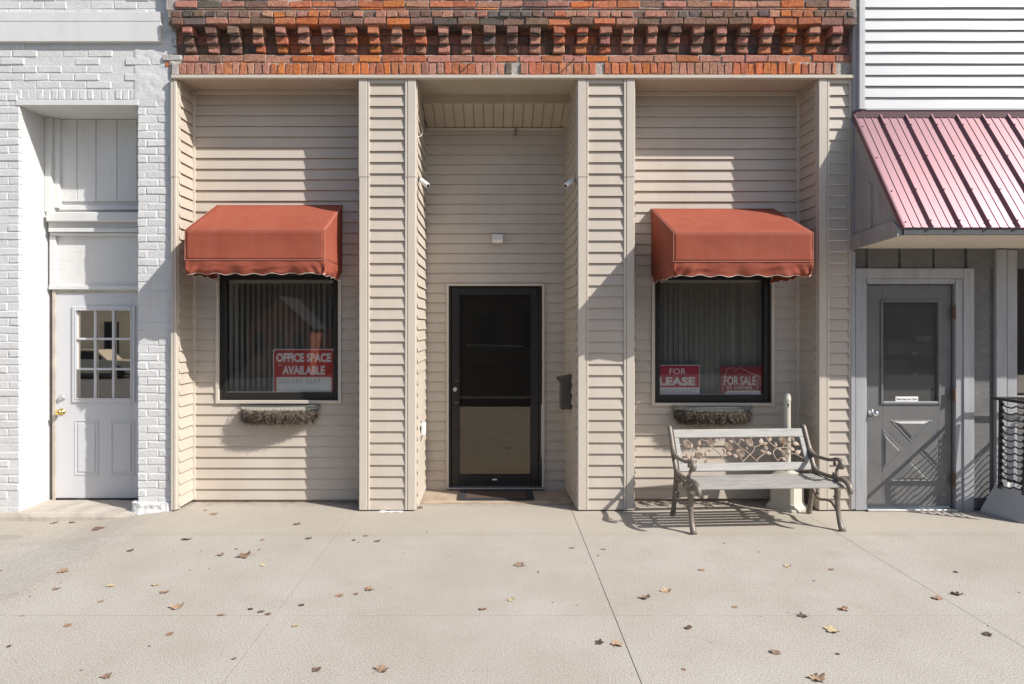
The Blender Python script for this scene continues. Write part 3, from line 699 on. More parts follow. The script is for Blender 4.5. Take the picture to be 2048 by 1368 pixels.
DW = mb.build('door', 'white_door', WB)
mb = MB(); wf = win_rect(145.5, 271.5, 612, 805, yD); ring(mb, wf, .040, yD - .016, yD - .001, .006); ring(mb, inset(wf, .034), .012, yD - .021, yD - .0165, .002)
for k in (1, 2):
    xm = lt[0] + (lt[1] - lt[0]) * k / 3; mb.box(xm - .011, xm + .011, yD - .010, yD + .012, lt[2] - .002, lt[3] + .002, .003)
    zm = lt[2] + (lt[3] - lt[2]) * k / 3
    for q in range(3):
        a, b = lt[0] + (lt[1] - lt[0]) * q / 3, lt[0] + (lt[1] - lt[0]) * (q + 1) / 3
        mb.box(a + (.0115 if q else -.002), b - (.0115 if q < 2 else -.002), yD - .009, yD + .012, zm - .011, zm + .011, .003)
mb.build('lite_frame', 'white_door', DW)
mb = MB(); mb.poly([(lt[0], yD + .015, lt[2]), (lt[1], yD + .015, lt[2]), (lt[1], yD + .015, lt[3]), (lt[0], yD + .015, lt[3])]); mb.build('pane', 'lite_glass', DW)
room(lt, yD + .047, 2.0, 'dark', DW, .05)
for (a, b) in ((150, 197), (222, 269)):
    r = win_rect(a, b, 840, 950, yD); mb = MB(); ring(mb, r, .012, yD - .006, yD - .0005, .004); mb.box(*inset(r, .034)[:2], yD - .007, yD - .0005, *inset(r, .034)[2:], .006); mb.build('raised_panel', 'white_door', DW)
def knob(px, py, y, m, parent, r=.028, s=1.0):
    mb = MB(); mb.lathe([(r * 1.15, 0), (r * 1.15, .006), (r * .5, .012), (r * .42, .034 * s), (r * .8, .042 * s), (r, .055 * s), (r * .95, .066 * s), (r * .55, .073 * s), (.001, .074 * s)], (X(px, y - .02), y - .0005, Z(py, y - .02)), (0, -1, 0), 24); return mb.build('knob', m, parent, smooth=True)
knob(121.5, 824, yD, 'brass', DW, .03)
mb = MB(); mb.lathe([(.031, 0), (.031, .008), (.024, .016), (.022, .026), (.01, .028)], (X(124.5, yD), yD - .0005, Z(795, yD)), (0, -1, 0), 20); mb.build('deadbolt', 'alu', DW, smooth=.6)
mb = MB(); mb.box(X(105, .43), X(111.3, .43), .425, .5, -.02, Z(580, .43), .002); mb.box(X(105, .43) + .031, X(305, .43), .428, .5, dl[3] + .004, Z(579.5, .42) - .002, .002); mb.build('jamb', 'stone', DW)
boxpart('threshold', 'black', DW, dl[0], dl[1], yD - .012, yD + .1, -.03, .004)
boxpart('pier_back', 'white_brick', WB, X(291, .46), xo1 + .06, .46, .6, -.1, 3.9)
mb = MB(); sx0, sx1 = -8.2, X(268, -.02)
def ST(u, v):
    x = sx0 + (sx1 - sx0) * u; pr = [(-.012, .60), (-.012, .02), (-.020, -.018), (-.05, -.03), (-.25, -.035)]
    t = v * 4; k = min(int(t), 3); z = pr[k][0] + (pr[k + 1][0] - pr[k][0]) * (t - k); y = pr[k][1] + (pr[k + 1][1] - pr[k][1]) * (t - k)
    w = mnoise.fractal(Vector((x * 5, 1, z * 9)), 1.0, 2.0, 4)
    return (x, y + (w * .010 if v > .3 else 0), z + (w * .004 if v <= .5 else 0))
mb.grid(ST, 110, 4); mb.poly([ST(1, k / 4) for k in range(5)] + [(sx1, .6, -.25)]); mb.build('step', 'stone', WB)
# ================================================================== RIGHT BUILDING (white siding above, grey front below)
RB = thing('grey_front_building', 'shop with white lap siding upstairs and a grey panelled front with a weathered door', 'building', (5.2, .3, 0))
xr = X(1703); XE = 8.2
dg = (X(1733), X(1909), .03, Z(569)); wg = (X(2035), XE - .8, Z(792), Z(503))
mb = MB(); yg = .03
def wall_with_holes(mb, x0, x1, z0, z1, y, hs):
    zs_ = sorted({z0, z1} | {v for q in hs for v in (q[2], q[3])})
    for a, b in zip(zs_, zs_[1:]):
        iv = [(x0, x1)]
        for q in hs:
            if q[2] <= a and q[3] >= b: iv = [w for (c, d) in iv for w in ((c, min(d, q[0])), (max(c, q[1]), d)) if w[1] - w[0] > 1e-4]
        for c, d in iv: mb.poly([(c, y, a), (d, y, a), (d, y, b), (c, y, b)])
wall_with_holes(mb, xr, XE, 0, 3.8, yg, [(dg[0], dg[1], 0, dg[3]), wg])
for (a, b) in ((1737, 1797), (1803, 1866), (1871, 1930), (1936, 2000), (2010, 2080), (2090, 2170)): mb.box(X(a), X(b), .012, yg - .001, Z(537), Z(492), .002)
mb.box(X(1949), X(1981), .010, yg - .001, .02, Z(500), .002); mb.box(X(2036), XE, .014, yg - .001, .02, wg[2] - .03)
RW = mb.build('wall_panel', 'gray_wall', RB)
mb = MB(); ca = -.012
mb.box(X(1710), X(1731.5), ca, yg, 0.01, Z(537), .003); mb.box(X(1926), X(1947), ca, yg, 0.0, Z(537), .003); mb.box(X(1731.5) + .001, X(1926) - .001, ca + .002, yg, Z(557), Z(537), .003)
mb.box(X(1731.5) + .001, X(1734), .004, .09, 0.02, Z(568), .001); mb.box(X(1912), X(1926) - .001, .000, .09, 0.0, Z(558), .002); mb.box(X(1735), X(1911), .006, .09, Z(567.5), Z(557) - .001, .002)
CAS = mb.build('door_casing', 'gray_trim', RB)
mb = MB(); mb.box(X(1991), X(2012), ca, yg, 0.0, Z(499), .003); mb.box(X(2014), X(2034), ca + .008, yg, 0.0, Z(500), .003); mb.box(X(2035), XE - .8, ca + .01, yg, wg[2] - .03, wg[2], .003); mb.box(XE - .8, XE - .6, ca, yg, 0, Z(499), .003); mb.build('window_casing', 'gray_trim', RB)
mb = MB(); mb.box(X(1700.5), X(1709), -.016, yg, 0.02, 2.46, .002); mb.build('edge_trim', 'gray_trim', RB)
WG = MB(); ring(WG, (wg[0], wg[1], wg[2], wg[3]), .03, .035, .075); WG = WG.build('window', 'bronze', RB)
mb = MB(); g = inset(wg, .03); mb.poly([(g[0], .06, g[2]), (g[1], .06, g[2]), (g[1], .06, g[3]), (g[0], .06, g[3])]); mb.build('pane', 'lite_glass', WG)
room(wg, .08, 2.5, 'dark', WG, .03)
# the door
yd = .042; hl = win_rect(1765, 1876, 604, 805, yd)
mb = MB(); mb.box(dg[0] + .003, hl[0], yd, yd + .045, .035, dg[3] - .004, .002); mb.box(hl[1], dg[1], yd, yd + .045, .035, dg[3] - .004, .002)
mb.box(hl[0] + .0003, hl[1] - .0003, yd, yd + .045, hl[3], dg[3] - .004); mb.box(hl[0] + .0003, hl[1] - .0003, yd, yd + .045, .035, hl[2])
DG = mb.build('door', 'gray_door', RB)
mb = MB(); ring(mb, (hl[0] - .022, hl[1] + .022, hl[2] - .02, hl[3] + .02), .024, yd - .012, yd - .0005, .004); mb.build('lite_frame', 'gray_door', DG)
mb = MB(); mb.box(hl[0] + .002, hl[1] - .002, yd - .010, yd + .012, hl[2] - .001, hl[2] + .010, .002); mb.build('sill_bead', 'gray_trim', DG)
mb = MB(); mb.poly([(hl[0], yd + .02, hl[2]), (hl[1], yd + .02, hl[2]), (hl[1], yd + .02, hl[3]), (hl[0], yd + .02, hl[3])]); mb.build('pane', 'dusty_glass', DG)
room(hl, yd + .047, 1.6, 'dim', DG, .05)
for tri in (((1779, 840), (1866, 840), (1821, 885)), ((1764, 857), (1764, 944), (1806, 901)), ((1878, 857), (1878, 944), (1836, 901)), ((1779, 962), (1866, 962), (1821, 917))):
    P = [Vector((X(a, yd), 0, Z(b, yd))) for a, b in tri]; c = sum(P, Vector()) / 3; mb = MB()
    o = [P[k] for k in range(3)]; i1 = [c + (p - c) * .93 for p in P]; i2 = [c + (p - c) * .84 for p in P]; i3 = [c + (p - c) * .56 for p in P]
    def rg(A, ya, B, yb):
        for k in range(3):
            q = (k + 1) % 3; mb.poly([(A[k].x, ya, A[k].z), (A[q].x, ya, A[q].z), (B[q].x, yb, B[q].z), (B[k].x, yb, B[k].z)])
    rg(o, yd - .0006, i1, yd - .005); rg(i1, yd - .005, i2, yd - .0008); rg(i2, yd - .0008, i3, yd - .013); mb.poly([(p.x, yd - .013, p.z) for p in i3])
    mb.build('raised_panel', 'gray_door', DG)
knob(1745, 826, yd, 'chrome', DG, .028, 1.25)
for py in (625, 790, 960):
    mb = MB(); mb.box(X(1905.5), X(1912), -.002, .004, Z(py + 13), Z(py - 13)); mb.lathe([(.0075, 0), (.0075, .12), (.003, .125)], (X(1908.7), -.006, Z(py + 13))); mb.build('hinge', 'rusty_hinge', DG)
mb = MB(); mb.box(X(1732), X(1914), -.035, .09, .0, .022, .004); mb.build('threshold', 'alu', DG)
mb = MB(); mb.box(X(1764, .1), X(1900, .1), .55, .60, 1.45, 1.47); mb.box(X(1820, .1), X(1875, .1), .45, .60, 1.475, 1.60, .004); mb.box(X(1828, .1), X(1845, .1), .448, .449, 1.53, 1.56); mb.box(X(1805, .1), X(1880, .1), .5, .62, 1.25, 1.40, .005)
mb.build('shelf', 'planter', DG)
for (a, b, c, d, m_) in ((1829, 1870, 669, 688, 'card_blue'), (1834, 1843, 672, 681, 'card_grey'), (1845, 1861, 672, 683, 'card_grey'), (1821, 1870, 692, 712, 'card_blue'), (1823, 1834, 703, 709, 'card_grey'), (1828, 1870, 690, 691.5, 'card_grey'), (1836, 1870, 738, 756, 'card_blue'), (1820, 1835, 746, 752, 'card_grey')):
    q = .006 if m_ == 'card_grey' else .0; boxpart('notice', m_, DG, X(a, .075), X(b, .075), yd + .030 - q, yd + .032 - q, Z(d, .075), Z(c, .075))
# upper siding
mb = MB(); siding(mb, (X(1722), -.035), (XE, -.035), (0, -1), 3.80, 6.5, expo=.1058, butt=.0165, wav=.005, seed=21); UP = mb.build('upper_siding', 'white_vinyl', RB)
mb = MB(); mb.box(X(1711.5), X(1721), -.062, .0, 3.79, 6.5, .003); mb.box(X(1721) + .001, X(1724.5), -.052, .0, 3.79, 6.5, .002); mb.build('corner_trim', 'white_vinyl', UP)
mb = MB(); mb.box(X(1724.5) + .001, XE, -.054, .0, 3.782, 3.803, .003); mb.build('starter_trim', 'white_vinyl', UP)
mb = MB(); mb.box(X(1703), XE, -.03, .3, 3.78, 6.5); mb.build('shell', 'gray_trim', RB)
# ---- metal awning
MA = thing('metal_awning', 'sloping maroon ribbed metal awning with grey boxed ends over the grey shopfront', 'metal awning', (5.7, 0, 2.5))
T0, T1 = Vector((0, -.004, 3.765)), Vector((0, -.762, 2.572)); sl = (T1 - T0); sn = Vector((0, -sl.z, sl.y)); sn = Vector((0, sl.z, -sl.y)).normalized()
if sn.z < 0: sn = -sn
prof = []; x = xr + .018; prof += [(x - .02, -.02), (x - .02, .022), (x - .006, .024), (x - .003, .004)]
pitch = .2405; k = 0
while x < XE:
    prof += [(x + .004, .002)]
    for m_ in (.068, .142): prof += [(x + m_, .002), (x + m_ + .004, .007), (x + m_ + .016, .007), (x + m_ + .020, .002)]
    xe = x + pitch; prof += [(xe - .030, .002), (xe - .017, .026), (xe - .004, .026), (xe, .002)]
    x = xe
mb = MB(); ra = [mb.V(T0 + Vector((u, 0, 0)) + sn * w) for u, w in prof]; rb = [mb.V(T1 + Vector((u, 0, 0)) + sn * w) for u, w in prof]
for i in range(len(prof) - 1): mb.face([ra[i], ra[i + 1], rb[i + 1], rb[i]])
rc = [mb.V(T0 + Vector((u, 0, 0)) - sn * .022) for u, w in prof]; rd = [mb.V(T1 + Vector((u, 0, 0)) - sn * .022) for u, w in prof]
for i in range(len(prof) - 1): mb.face([rb[i], rb[i + 1], rd[i + 1], rd[i]])
mb.poly([T0 + Vector((xr, 0, 0)) - sn * .02, T1 + Vector((xr, 0, 0)) - sn * .02, T1 + Vector((XE, 0, 0)) - sn * .02, T0 + Vector((XE, 0, 0)) - sn * .02])
mb.build('roof_panel', 'roof_metal', MA)
for k in range(9):
    x = xr + .018 + pitch * k
    for t in (.13, .42, .71, .96):
        p = T0 + sl * t + Vector((x + (.03 if k == 0 else -.012), 0, 0)) + sn * (.004 if k == 0 else .027); mb = MB(); mb.lathe([(.007, 0), (.006, .004), (.002, .006)], p, sn, 8); mb.build('screw', 'maroon_trim', MA)
mb = MB(); mb.box(xr + .01, XE, -.046, -.001, 3.712, 3.785, .003); mb.build('head_flashing_shade', 'maroon_trim', MA)  # flashing deepened and darkened to paint in the shadow band below the siding
def side(mb, pts, x, th):
    a = [mb.V((x, y, z)) for y, z in pts]; b = [mb.V((x + th, y, z)) for y, z in pts]; n = len(pts); mb.face(a); mb.face(b[::-1])
    for i in range(n): mb.face([a[i], b[i], b[(i + 1) % n], a[(i + 1) % n]])
mb = MB(); side(mb, [(0, 3.74), (-.735, 2.585), (-.735, 2.51), (0, 2.475)], xr, .02)
side(mb, [(-.002, 2.60), (-.66, 2.645), (-.735, 2.58), (-.735, 2.505), (-.002, 2.47)], xr - .022, .0215); side(mb, [(-.002, 3.735), (-.055, 3.64), (-.055, 2.604), (-.002, 2.601)], xr - .022, .0215)
side(mb, [(-.30, 3.05), (-.345, 3.02), (-.345, 2.628), (-.30, 2.625)], xr - .020, .0195); mb.build('side_panel', 'gray_paint', MA)
mb = MB(); mb.box(xr + .021, XE, -.752, -.730, 2.512, 2.568, .002); mb.build('fascia', 'fascia', MA)
mb = MB(); x = xr + .021
while x < XE:
    mb.poly([(x, -.73, 2.516), (x + .112, -.73, 2.516), (x + .112, .012, 2.490), (x, .012, 2.490)]); mb.poly([(x + .112, -.73, 2.528), (x + .118, -.73, 2.528), (x + .118, .012, 2.502), (x + .112, .012, 2.502)])
    mb.poly([(x + .112, -.73, 2.516), (x + .112, -.73, 2.528), (x + .112, .012, 2.502), (x + .112, .012, 2.490)]); x += .118
mb.poly([(xr, -.73, 2.532), (XE, -.73, 2.532), (XE, .012, 2.506), (xr, .012, 2.506)]); mb.build('soffit', 'cream', MA)
# ================================================================== RED CANVAS AWNINGS
def awning(x0, x1, yf, ztb, ztf, zb, vh, label, seed, yb=.306):
    o = thing('window_awning', label, 'awning', ((x0 + x1) / 2, yb, ztb), 0, 'terracotta canvas awnings over the two windows')
    nz = lambda a, b, s: mnoise.noise(Vector((a * s, b * s, seed * 7.3)))
    mb = MB()
    mb.grid(lambda u, v: (x0 + (x1 - x0) * u, yb + (yf - yb) * v, ztb + (ztf - ztb) * v - .010 * math.sin(math.pi * v) * math.sin(math.pi * u) ** .5 + .003 * nz(u, v, 4) * math.sin(math.pi * v)), 40, 16)
    mb.grid(lambda u, v: (x0 + (x1 - x0) * u, yf + .006 * math.sin(math.pi * v) * math.sin(math.pi * u) + .003 * nz(u * 2, v, 4) * math.sin(math.pi * v), ztf + (zb - ztf) * v), 40, 10)
    for x, s in ((x0, 1), (x1, -1)):
        def SD(u, v):
            y = yb + (yf - yb) * u; zt = ztb + (ztf - ztb) * u; zz = zb - .012 * (1 - u)
            return (x + s * (.008 * math.sin(math.pi * u) * math.sin(math.pi * v) + .003 * nz(u, v, 5)), y, zt + (zz - zt) * v)
        mb.grid(SD, 16, 12)
    cn = mb.build('canopy', 'canvas', o, smooth=.6); md = cn.modifiers.new('thick', 'SOLIDIFY'); md.thickness = .0025; md.offset = 0
    # valance with a wavy hem and soft folds
    per = [(x0, yb, 1), (x0, yf, 0), (x1, yf, 0), (x1, yb, 1)]
    segs = [((x0, yb), (x0, yf)), ((x0, yf), (x1, yf)), ((x1, yf), (x1, yb))]
    mb = MB(); hem = []
    for (A, B) in segs:
        L = math.hypot(B[0] - A[0], B[1] - A[1]); nx, ny = (B[1] - A[1]) / L, -(B[0] - A[0]) / L
        if A[0] == B[0]: nx, ny = (-1, 0) if A[0] == x0 else (1, 0)
        else: nx, ny = 0, -1
        def VL(u, v):
            s = u * L; x, y = A[0] + (B[0] - A[0]) * u, A[1] + (B[1] - A[1]) * u
            w = math.sin(s * 2 * math.pi / .168 + seed)
            z = zb - .004 - (vh + .008 * w + .012 * nz(s, 1, 3)) * v - (.012 * (1 - abs(y - yb) / abs(yf - yb)))
            edge = min(1, u * 9, (1 - u) * 9) if A[0] != B[0] else 1
            f = (.010 * math.sin(s * 23 + seed * 2) + .016 * nz(s * 1.4 + v * .5, v, 3.4) - .022 * v) * v
            # diagonal puckers at the front corners
            d = min(u, 1 - u) * L
            f += .014 * math.exp(-d * 9) * math.sin(d * 70 + v * 5) * v
            return (x + nx * f, y + ny * f, z)
        nu = int(L / .012)
        mb.grid(VL, nu, 10); hem += [VL(k / nu, 1.0) for k in range(nu + 1)][(1 if hem else 0):]
    va = mb.build('valance', 'canvas', o, smooth=True); md = va.modifiers.new('thick', 'SOLIDIFY'); md.thickness = .002; md.offset = 0
    mb = MB(); mb.tube(hem, .0032, 6); mb.build('hem', 'hem', va)
    mb = MB(); r = .0045
    for P in ([(x0, yb, ztb), (x0, yf, ztf), (x0, yf, zb)], [(x1, yb, ztb), (x1, yf, ztf), (x1, yf, zb)], [(x0, yb, zb - .012), (x0, yf, zb)], [(x1, yb, zb - .012), (x1, yf, zb)], [(x0, yf - .003, zb), (x1, yf - .003, zb)]):
        for a, b in zip(P, P[1:]): mb.tube([a, b], r, 6)
    for a, b in (((x0, yf, ztf), (x1, yf, ztf)), ((x0, yb, ztb), (x1, yb, ztb))): mb.tube([a, b], .003, 6)
    mb.build('piping', 'piping', o)
    mb = MB(); i = .02
    mb.tube([(x0 + i, yb - .01, zb - .02), (x0 + i, yf + i, zb - .012), (x1 - i, yf + i, zb - .012), (x1 - i, yb - .01, zb - .02)], .012, 8)
    mb.tube([(x0 + i, yb - .01, zb - .02), (x0 + i, yb - .01, ztb - .03), (x1 - i, yb - .01, ztb - .03), (x1 - i, yb - .01, zb - .02)], .012, 8)
    mb.build('frame', 'alu', o); return o
awning(-2.788, -1.541, -.35, 2.955, 2.612, 2.344, .118, 'terracotta canvas awning over the window with the office space sign', 1)
awning(1.545, 2.768, -.468, 2.927, 2.573, 2.319, .120, 'terracotta canvas awning over the window behind the garden bench', 2, .346)
# ================================================================== WIRE PLANT BASKETS
def basket():
    o = thing('wall_basket', '', 'plant basket', (X(553, .22), BY - .012, .80), 0, 'coir lined wire baskets below the windows')
    w, dp, ht = .395, .20, .165; yb = 0
    rim = lambda a, k: (w * k * (2 * a - 1), -dp * k * (1 - abs(2 * a - 1) ** 2.6) ** .6, 0)
    mb = MB()
    for (z, k, r) in ((.172, 1.0, .0032), (.138, .985, .0026)): mb.tube([(p[0], p[1], z) for p in (rim(i / 48, k) for i in range(49))], r, 6)
    mb.tube([(-w, 0, .172), (w, 0, .172)], .003, 6)
    for i in range(1, 20):
        p = rim(i / 20, 1.0); q = rim(i / 20, .985); mb.tube([(p[0], p[1], .172), (q[0], q[1], .138), (q[0] * .97, q[1] * .95, .07), (q[0] * .9, q[1] * .6, .01)], .0018, 5)
    for s in (-1, 1):
        c = [(s * w + s * .014 * math.sin(t) * 1.3, -.004, .16 + .03 * math.cos(t)) for t in (k * math.pi / 8 for k in range(17))]; mb.tube(c, .0022, 5, False)
        mb.tube([(s * w, 0, .172), (s * w * .97, 0, .06), (s * w * .85, -.02, .0)], .0022, 5)
    mb.build('wire_frame', 'wire', o, local=True)
    def SURF(u, v):
        p = rim(u, .96); t = v * math.pi / 2; k = math.cos(t) ** .55 if v < 1 else 0.0
        return Vector((p[0] * (.80 + .20 * k), p[1] * k, .128 - .125 * math.sin(t)))
    mb = MB()
    def CO(u, v):
        p = SURF(u, v); q = mnoise.fractal(p * 16, 1.0, 2.0, 4) * .018; return (p.x + q * .3, p.y + q - .002 * v, p.z + q * .5)
    mb.grid(CO, 60, 14); mb.grid(lambda u, v: (rim(u, .93)[0], rim(u, .93)[1] * v, .105 + .014 * mnoise.noise(Vector((u * 20, v * 6, 2)))), 40, 6)
    L = mb.build('coir_liner', 'fibre_core', o, smooth=True, local=True)
    rr = random.Random(5)
    for nm, m_, cnt, lo, hi, wd in (('fibres', 'fibre', 4600, .018, .068, .0012), ('pale_fibres', 'fibre_pale', 750, .02, .06, .0009)):
        mb = MB()
        for _ in range(cnt):
            u, v = rr.random(), rr.random() ** 1.2
            if nm == 'pale_fibres' and rr.random() < .6: v *= .3
            p = SURF(u, v); cl = mnoise.noise(Vector((u * 14, v * 5, 9)))
            c3 = mnoise.noise(Vector((u * 17, v * 4, 31))); d = Vector(((2 * u - 1) * .3 + c3 * 2.2 + rr.gauss(0, .7), -.5 + rr.gauss(0, .35) + cl, -.4 + rr.gauss(0, .6) + cl * 1.1)).normalized(); ln = rr.uniform(lo, hi) * (1 + 1.1 * cl)
            a = p + Vector((rr.gauss(0, .004), rr.gauss(0, .003), rr.gauss(0, .004))); s = d.cross(Vector((rr.gauss(0, 1), rr.gauss(0, 1), rr.gauss(0, 1)))).normalized() * wd
            b = a + d * ln * .5 + Vector((rr.gauss(0, .004), rr.gauss(0, .004), rr.gauss(0, .004))); e = b + (d + Vector((rr.gauss(0, .5), rr.gauss(0, .4), -.5))).normalized() * ln * .5
            i = [mb.V(q) for q in (a - s, a + s, b + s, b - s, e)]; mb.face([i[0], i[1], i[2], i[3]]); mb.face([i[3], i[2], i[4]])
        mb.build(nm, m_, L, local=True)
    return o
def copy_tree(o, parent=None):
    c = o.copy(); C.objects.link(c)
    if parent: c.parent = parent
    WM[c.name] = WM[o.name]
    for ch in list(o.children): copy_tree(ch, c)
    return c
BK = basket(); BK['label'] = 'coir lined wire basket hanging on the siding below the office space window'
bpy.context.view_layer.update()
b2 = copy_tree(BK); b2.location = (X(1429, .26), BR - .012, .790); b2.scale = (-1, 1, 1); b2['label'] = 'coir lined wire basket on the siding behind the bench back'
# ================================================================== SIGNS AND BLINDS IN THE WINDOWS
def pr(a, b, t, m, y): return (X(a, y), X(b, y), Z(m, y), Z(t, y))
ys = .380
def sign(name, label, r, rad, base, cat='sign'):
    o = thing(name, label, cat, ((r[0] + r[1]) / 2, ys, r[2])); mb = MB(); plate(mb, rrect(*r, ys, rad), .003); mb.build('board', base, o); return o
def flat(name, o, pts, dy, m): mb = MB(); mb.poly([(p[0], ys - dy, p[2]) for p in pts]); return mb.build(name, m, o)
r = pr(546, 669, 698, 791.5, ys); s = sign('window_sign', 'red sign with rounded white border reading OFFICE SPACE AVAILABLE inside the window', r, .02, 'sign_white')
flat('red_panel', s, rrect(*inset(r, .010), 0, .026), .0008, 'red_sign'); flat('number_panel', s, rrect(*pr(553, 663, 754, 785, ys), 0, .012), .0016, 'sign_white')
text('lettering', 'OFFICE SPACE', pr(552.4, 662.5, 706, 724.5, ys), ys - .0024, 'sign_white', s, bold=.05, space=1.0)
text('lettering', 'AVAILABLE', pr(564.6, 650, 731.5, 749.5, ys), ys - .0024, 'sign_white', s, bold=.05, space=1.0)
text('handwriting', '260-585-6557', pr(556.6, 641, 758, 767, ys), ys - .0024, 'ink', s, bold=-.012, shear=.15, space=1.2)
flat('small_mark', s, rrect(*pr(556.5, 563.5, 729.5, 731, ys), 0, .001), .0024, 'sign_white')
ys = .420
r = pr(1312.5, 1399.5, 729.7, 794, ys); s = sign('window_sign', 'crimson FOR LEASE sign with a handwritten number, inside the window above the bench', r, .010, 'sign_white')
flat('red_panel', s, rrect(*pr(1314, 1398.2, 731.2, 774.8, ys), 0, .008), .0008, 'pink_sign'); flat('red_strip', s, rrect(*pr(1313.5, 1398.5, 790.8, 793.6, ys), 0, .002), .0008, 'pink_sign')
text('lettering', 'FOR', pr(1338.7, 1372, 736.7, 748.7, ys), ys - .0016, 'sign_white', s, bold=.015, space=1.05)
text('lettering', 'LEASE', pr(1317.8, 1390.4, 753.8, 771.2, ys), ys - .0016, 'sign_white', s, bold=.055, space=1.03)
text('handwriting', '260-585-6557', pr(1315.5, 1392, 778.5, 785.5, ys), ys - .0016, 'ink', s, bold=-.012, shear=.1, space=1.15)
r = pr(1441, 1524.7, 733, 794, ys); s = sign('window_sign', 'dark red FOR SALE BY OWNER sign with white house outline inside the window', r, .006, 'maroon_sign')
z7 = lambda a, b: (X(1300 + a / 7.877, ys), ys - .0016, Z(710 + b / 7.877, ys))
mb = MB(); hp = [z7(*p) for p in ((1145, 640), (1145, 405), (1112, 375), (1195, 300), (1210, 205), (1330, 205), (1330, 262), (1410, 195), (1740, 355), (1697, 390), (1695, 540))]
mb.tube([(p[0], p[1], p[2]) for p in hp], .0026, 6); mb.build('house_outline', 'sign_white', s)
flat('arrow', s, [z7(*p) for p in ((1170, 603), (1228, 645), (1228, 636), (1745, 632), (1745, 566), (1700, 560), (1228, 562), (1228, 556))], .0012, 'sign_white')
text('lettering', 'FOR SALE', pr(1447.9, 1512, 752.5, 770.3, ys), ys - .0016, 'sign_white', s, bold=.02, space=.95)
text('lettering', 'BY OWNER', pr(1453.6, 1504.4, 772, 779.2, ys), ys - .0016, 'sign_white', s, bold=.008, space=1.15)
text('handwriting', '260-585-6557', pr(1456.5, 1501, 783.5, 788.5, ys), ys - .002, 'ink', s, bold=-.01, shear=.1, space=1.15)
yk = yd + .0185
r = pr(1791, 1836, 793, 803.5, yk); s = thing('door_sticker', 'small white strip reading Please Keep Door Closed on the grey door glass', 'sticker', ((r[0] + r[1]) / 2, yk, r[2]))
mb = MB(); plate(mb, rrect(*r, yk - .0015, .001), .001); mb.build('strip', 'sign_white', s); text('lettering', 'Please Keep Door Closed', pr(1793, 1834, 796, 801.5, yk), yk - .0021, 'black', s, bold=.015)
def blind(r, ang, sp, label, seed, dy=0.0):
    x0, x1, z0, z1 = inset(r, .07); o = thing('vertical_blind', label, 'blind', ((x0 + x1) / 2, .48, z0), 0, 'vertical blinds behind the shop windows')
    boxpart('headrail', 'blind', o, x0 - .02, x1 + .02, .445 + dy, .515 + dy, z1 - .045, z1 + .02, bev=.004); rr = random.Random(seed); x = x0 + .01
    while x < x1:
        a = math.radians(ang + rr.gauss(0, 2.5)); d = Vector((math.sin(a), math.cos(a), 0)); nn = Vector((d.y, -d.x, 0)); mb = MB()
        mb.grid(lambda u, v: Vector((x, .485 + dy, z0 - .04 + (z1 - .05 - z0 + .04) * v)) + d * (.089 * (u - .5)) + nn * (.006 * (1 - (2 * u - 1) ** 2)), 4, 1)
        mb.build('slat', 'blind', o, smooth=True); x += sp
blind(WL, -2, .056, 'half open vertical slat blind behind the office space sign', 1)
blind(WR, -14, .0535, 'mostly drawn vertical slat blind behind the for lease and for sale signs', 2, .04)
# ================================================================== SMALL FITTINGS
def camera_unit():
    o = thing('security_camera', '', 'security camera', (-.772, .11, Z(361, .11)), 0, 'bullet cameras on the entry walls')
    mb = MB(); mb.lathe([(.022, 0), (.022, .006), (.012, .010)], (.008, 0, 0), (1, 0, 0), 16); mb.tube([(.015, 0, 0), (.030, -.006, .003), (.042, -.008, -.008)], .007, 8); mb.build('bracket', 'black', o, local=True)
    d = Vector((.085, -.05, -.075)).normalized(); mb = MB(); mb.lathe([(.016, 0), (.023, .004), (.0245, .012), (.0245, .098), (.0255, .099), (.0255, .112), (.021, .113)], (.034, -.004, .006), d, 20); mb.build('body', 'cam_white', o, local=True, smooth=.6)
    mb = MB(); mb.lathe([(.020, 0), (.016, .004), (.001, .005)], Vector((.034, -.004, .006)) + d * .1125, d, 16); mb.build('lens', 'black', o, local=True); return o
cu = camera_unit(); cu['label'] = 'small white bullet camera on the sunlit left wall of the entry'; bpy.context.view_layer.update()
c2 = copy_tree(cu); c2.location = (.768, .11, Z(361, .11)); c2.scale = (-1, 1, 1); c2['label'] = 'small grey-white bullet camera on the shaded right wall of the entry'
lp = thing('wall_light', 'small white box light on the siding above the glass door', 'wall light', (0, RY, Z(475, .74)))
r = pr(984, 1006, 466, 484.5, .74); mb = MB(); side(mb, [(RY - .013, r[3]), (RY - .05, r[3] - .004), (RY - .095, r[2] + .028), (RY - .095, r[2] + .024), (RY - .013, r[2] + .024)], r[0], r[1] - r[0]); mb.build('housing', 'lamp_white', lp)
mb = MB(); side(mb, [(RY - .013, r[2] + .0235), (RY - .090, r[2] + .0235), (RY - .080, r[2]), (RY - .013, r[2])], r[0] + .004, r[1] - r[0] - .008); mb.build('lens', 'lamp_white', lp)
mx = thing('mailbox', 'dark grey drop box with slanted lid mounted on the right entry wall', 'mailbox', (.752, .42, .9))
mb = MB(); mb.box(.640, .749, .35, .50, .915, 1.215, .006); mb.build('body', 'mailbox', mx)
mb = MB(); a = [(.757, 1.262), (.612, 1.232), (.612, 1.205), (.632, 1.198), (.757, 1.216)]; i = [mb.V((x, .338, z)) for x, z in a]; j = [mb.V((x, .512, z)) for x, z in a]
mb.face(i); mb.face(j[::-1]); [mb.face([i[k], j[k], j[(k + 1) % 5], i[(k + 1) % 5]]) for k in range(5)]; mb.build('lid', 'mailbox', mx)
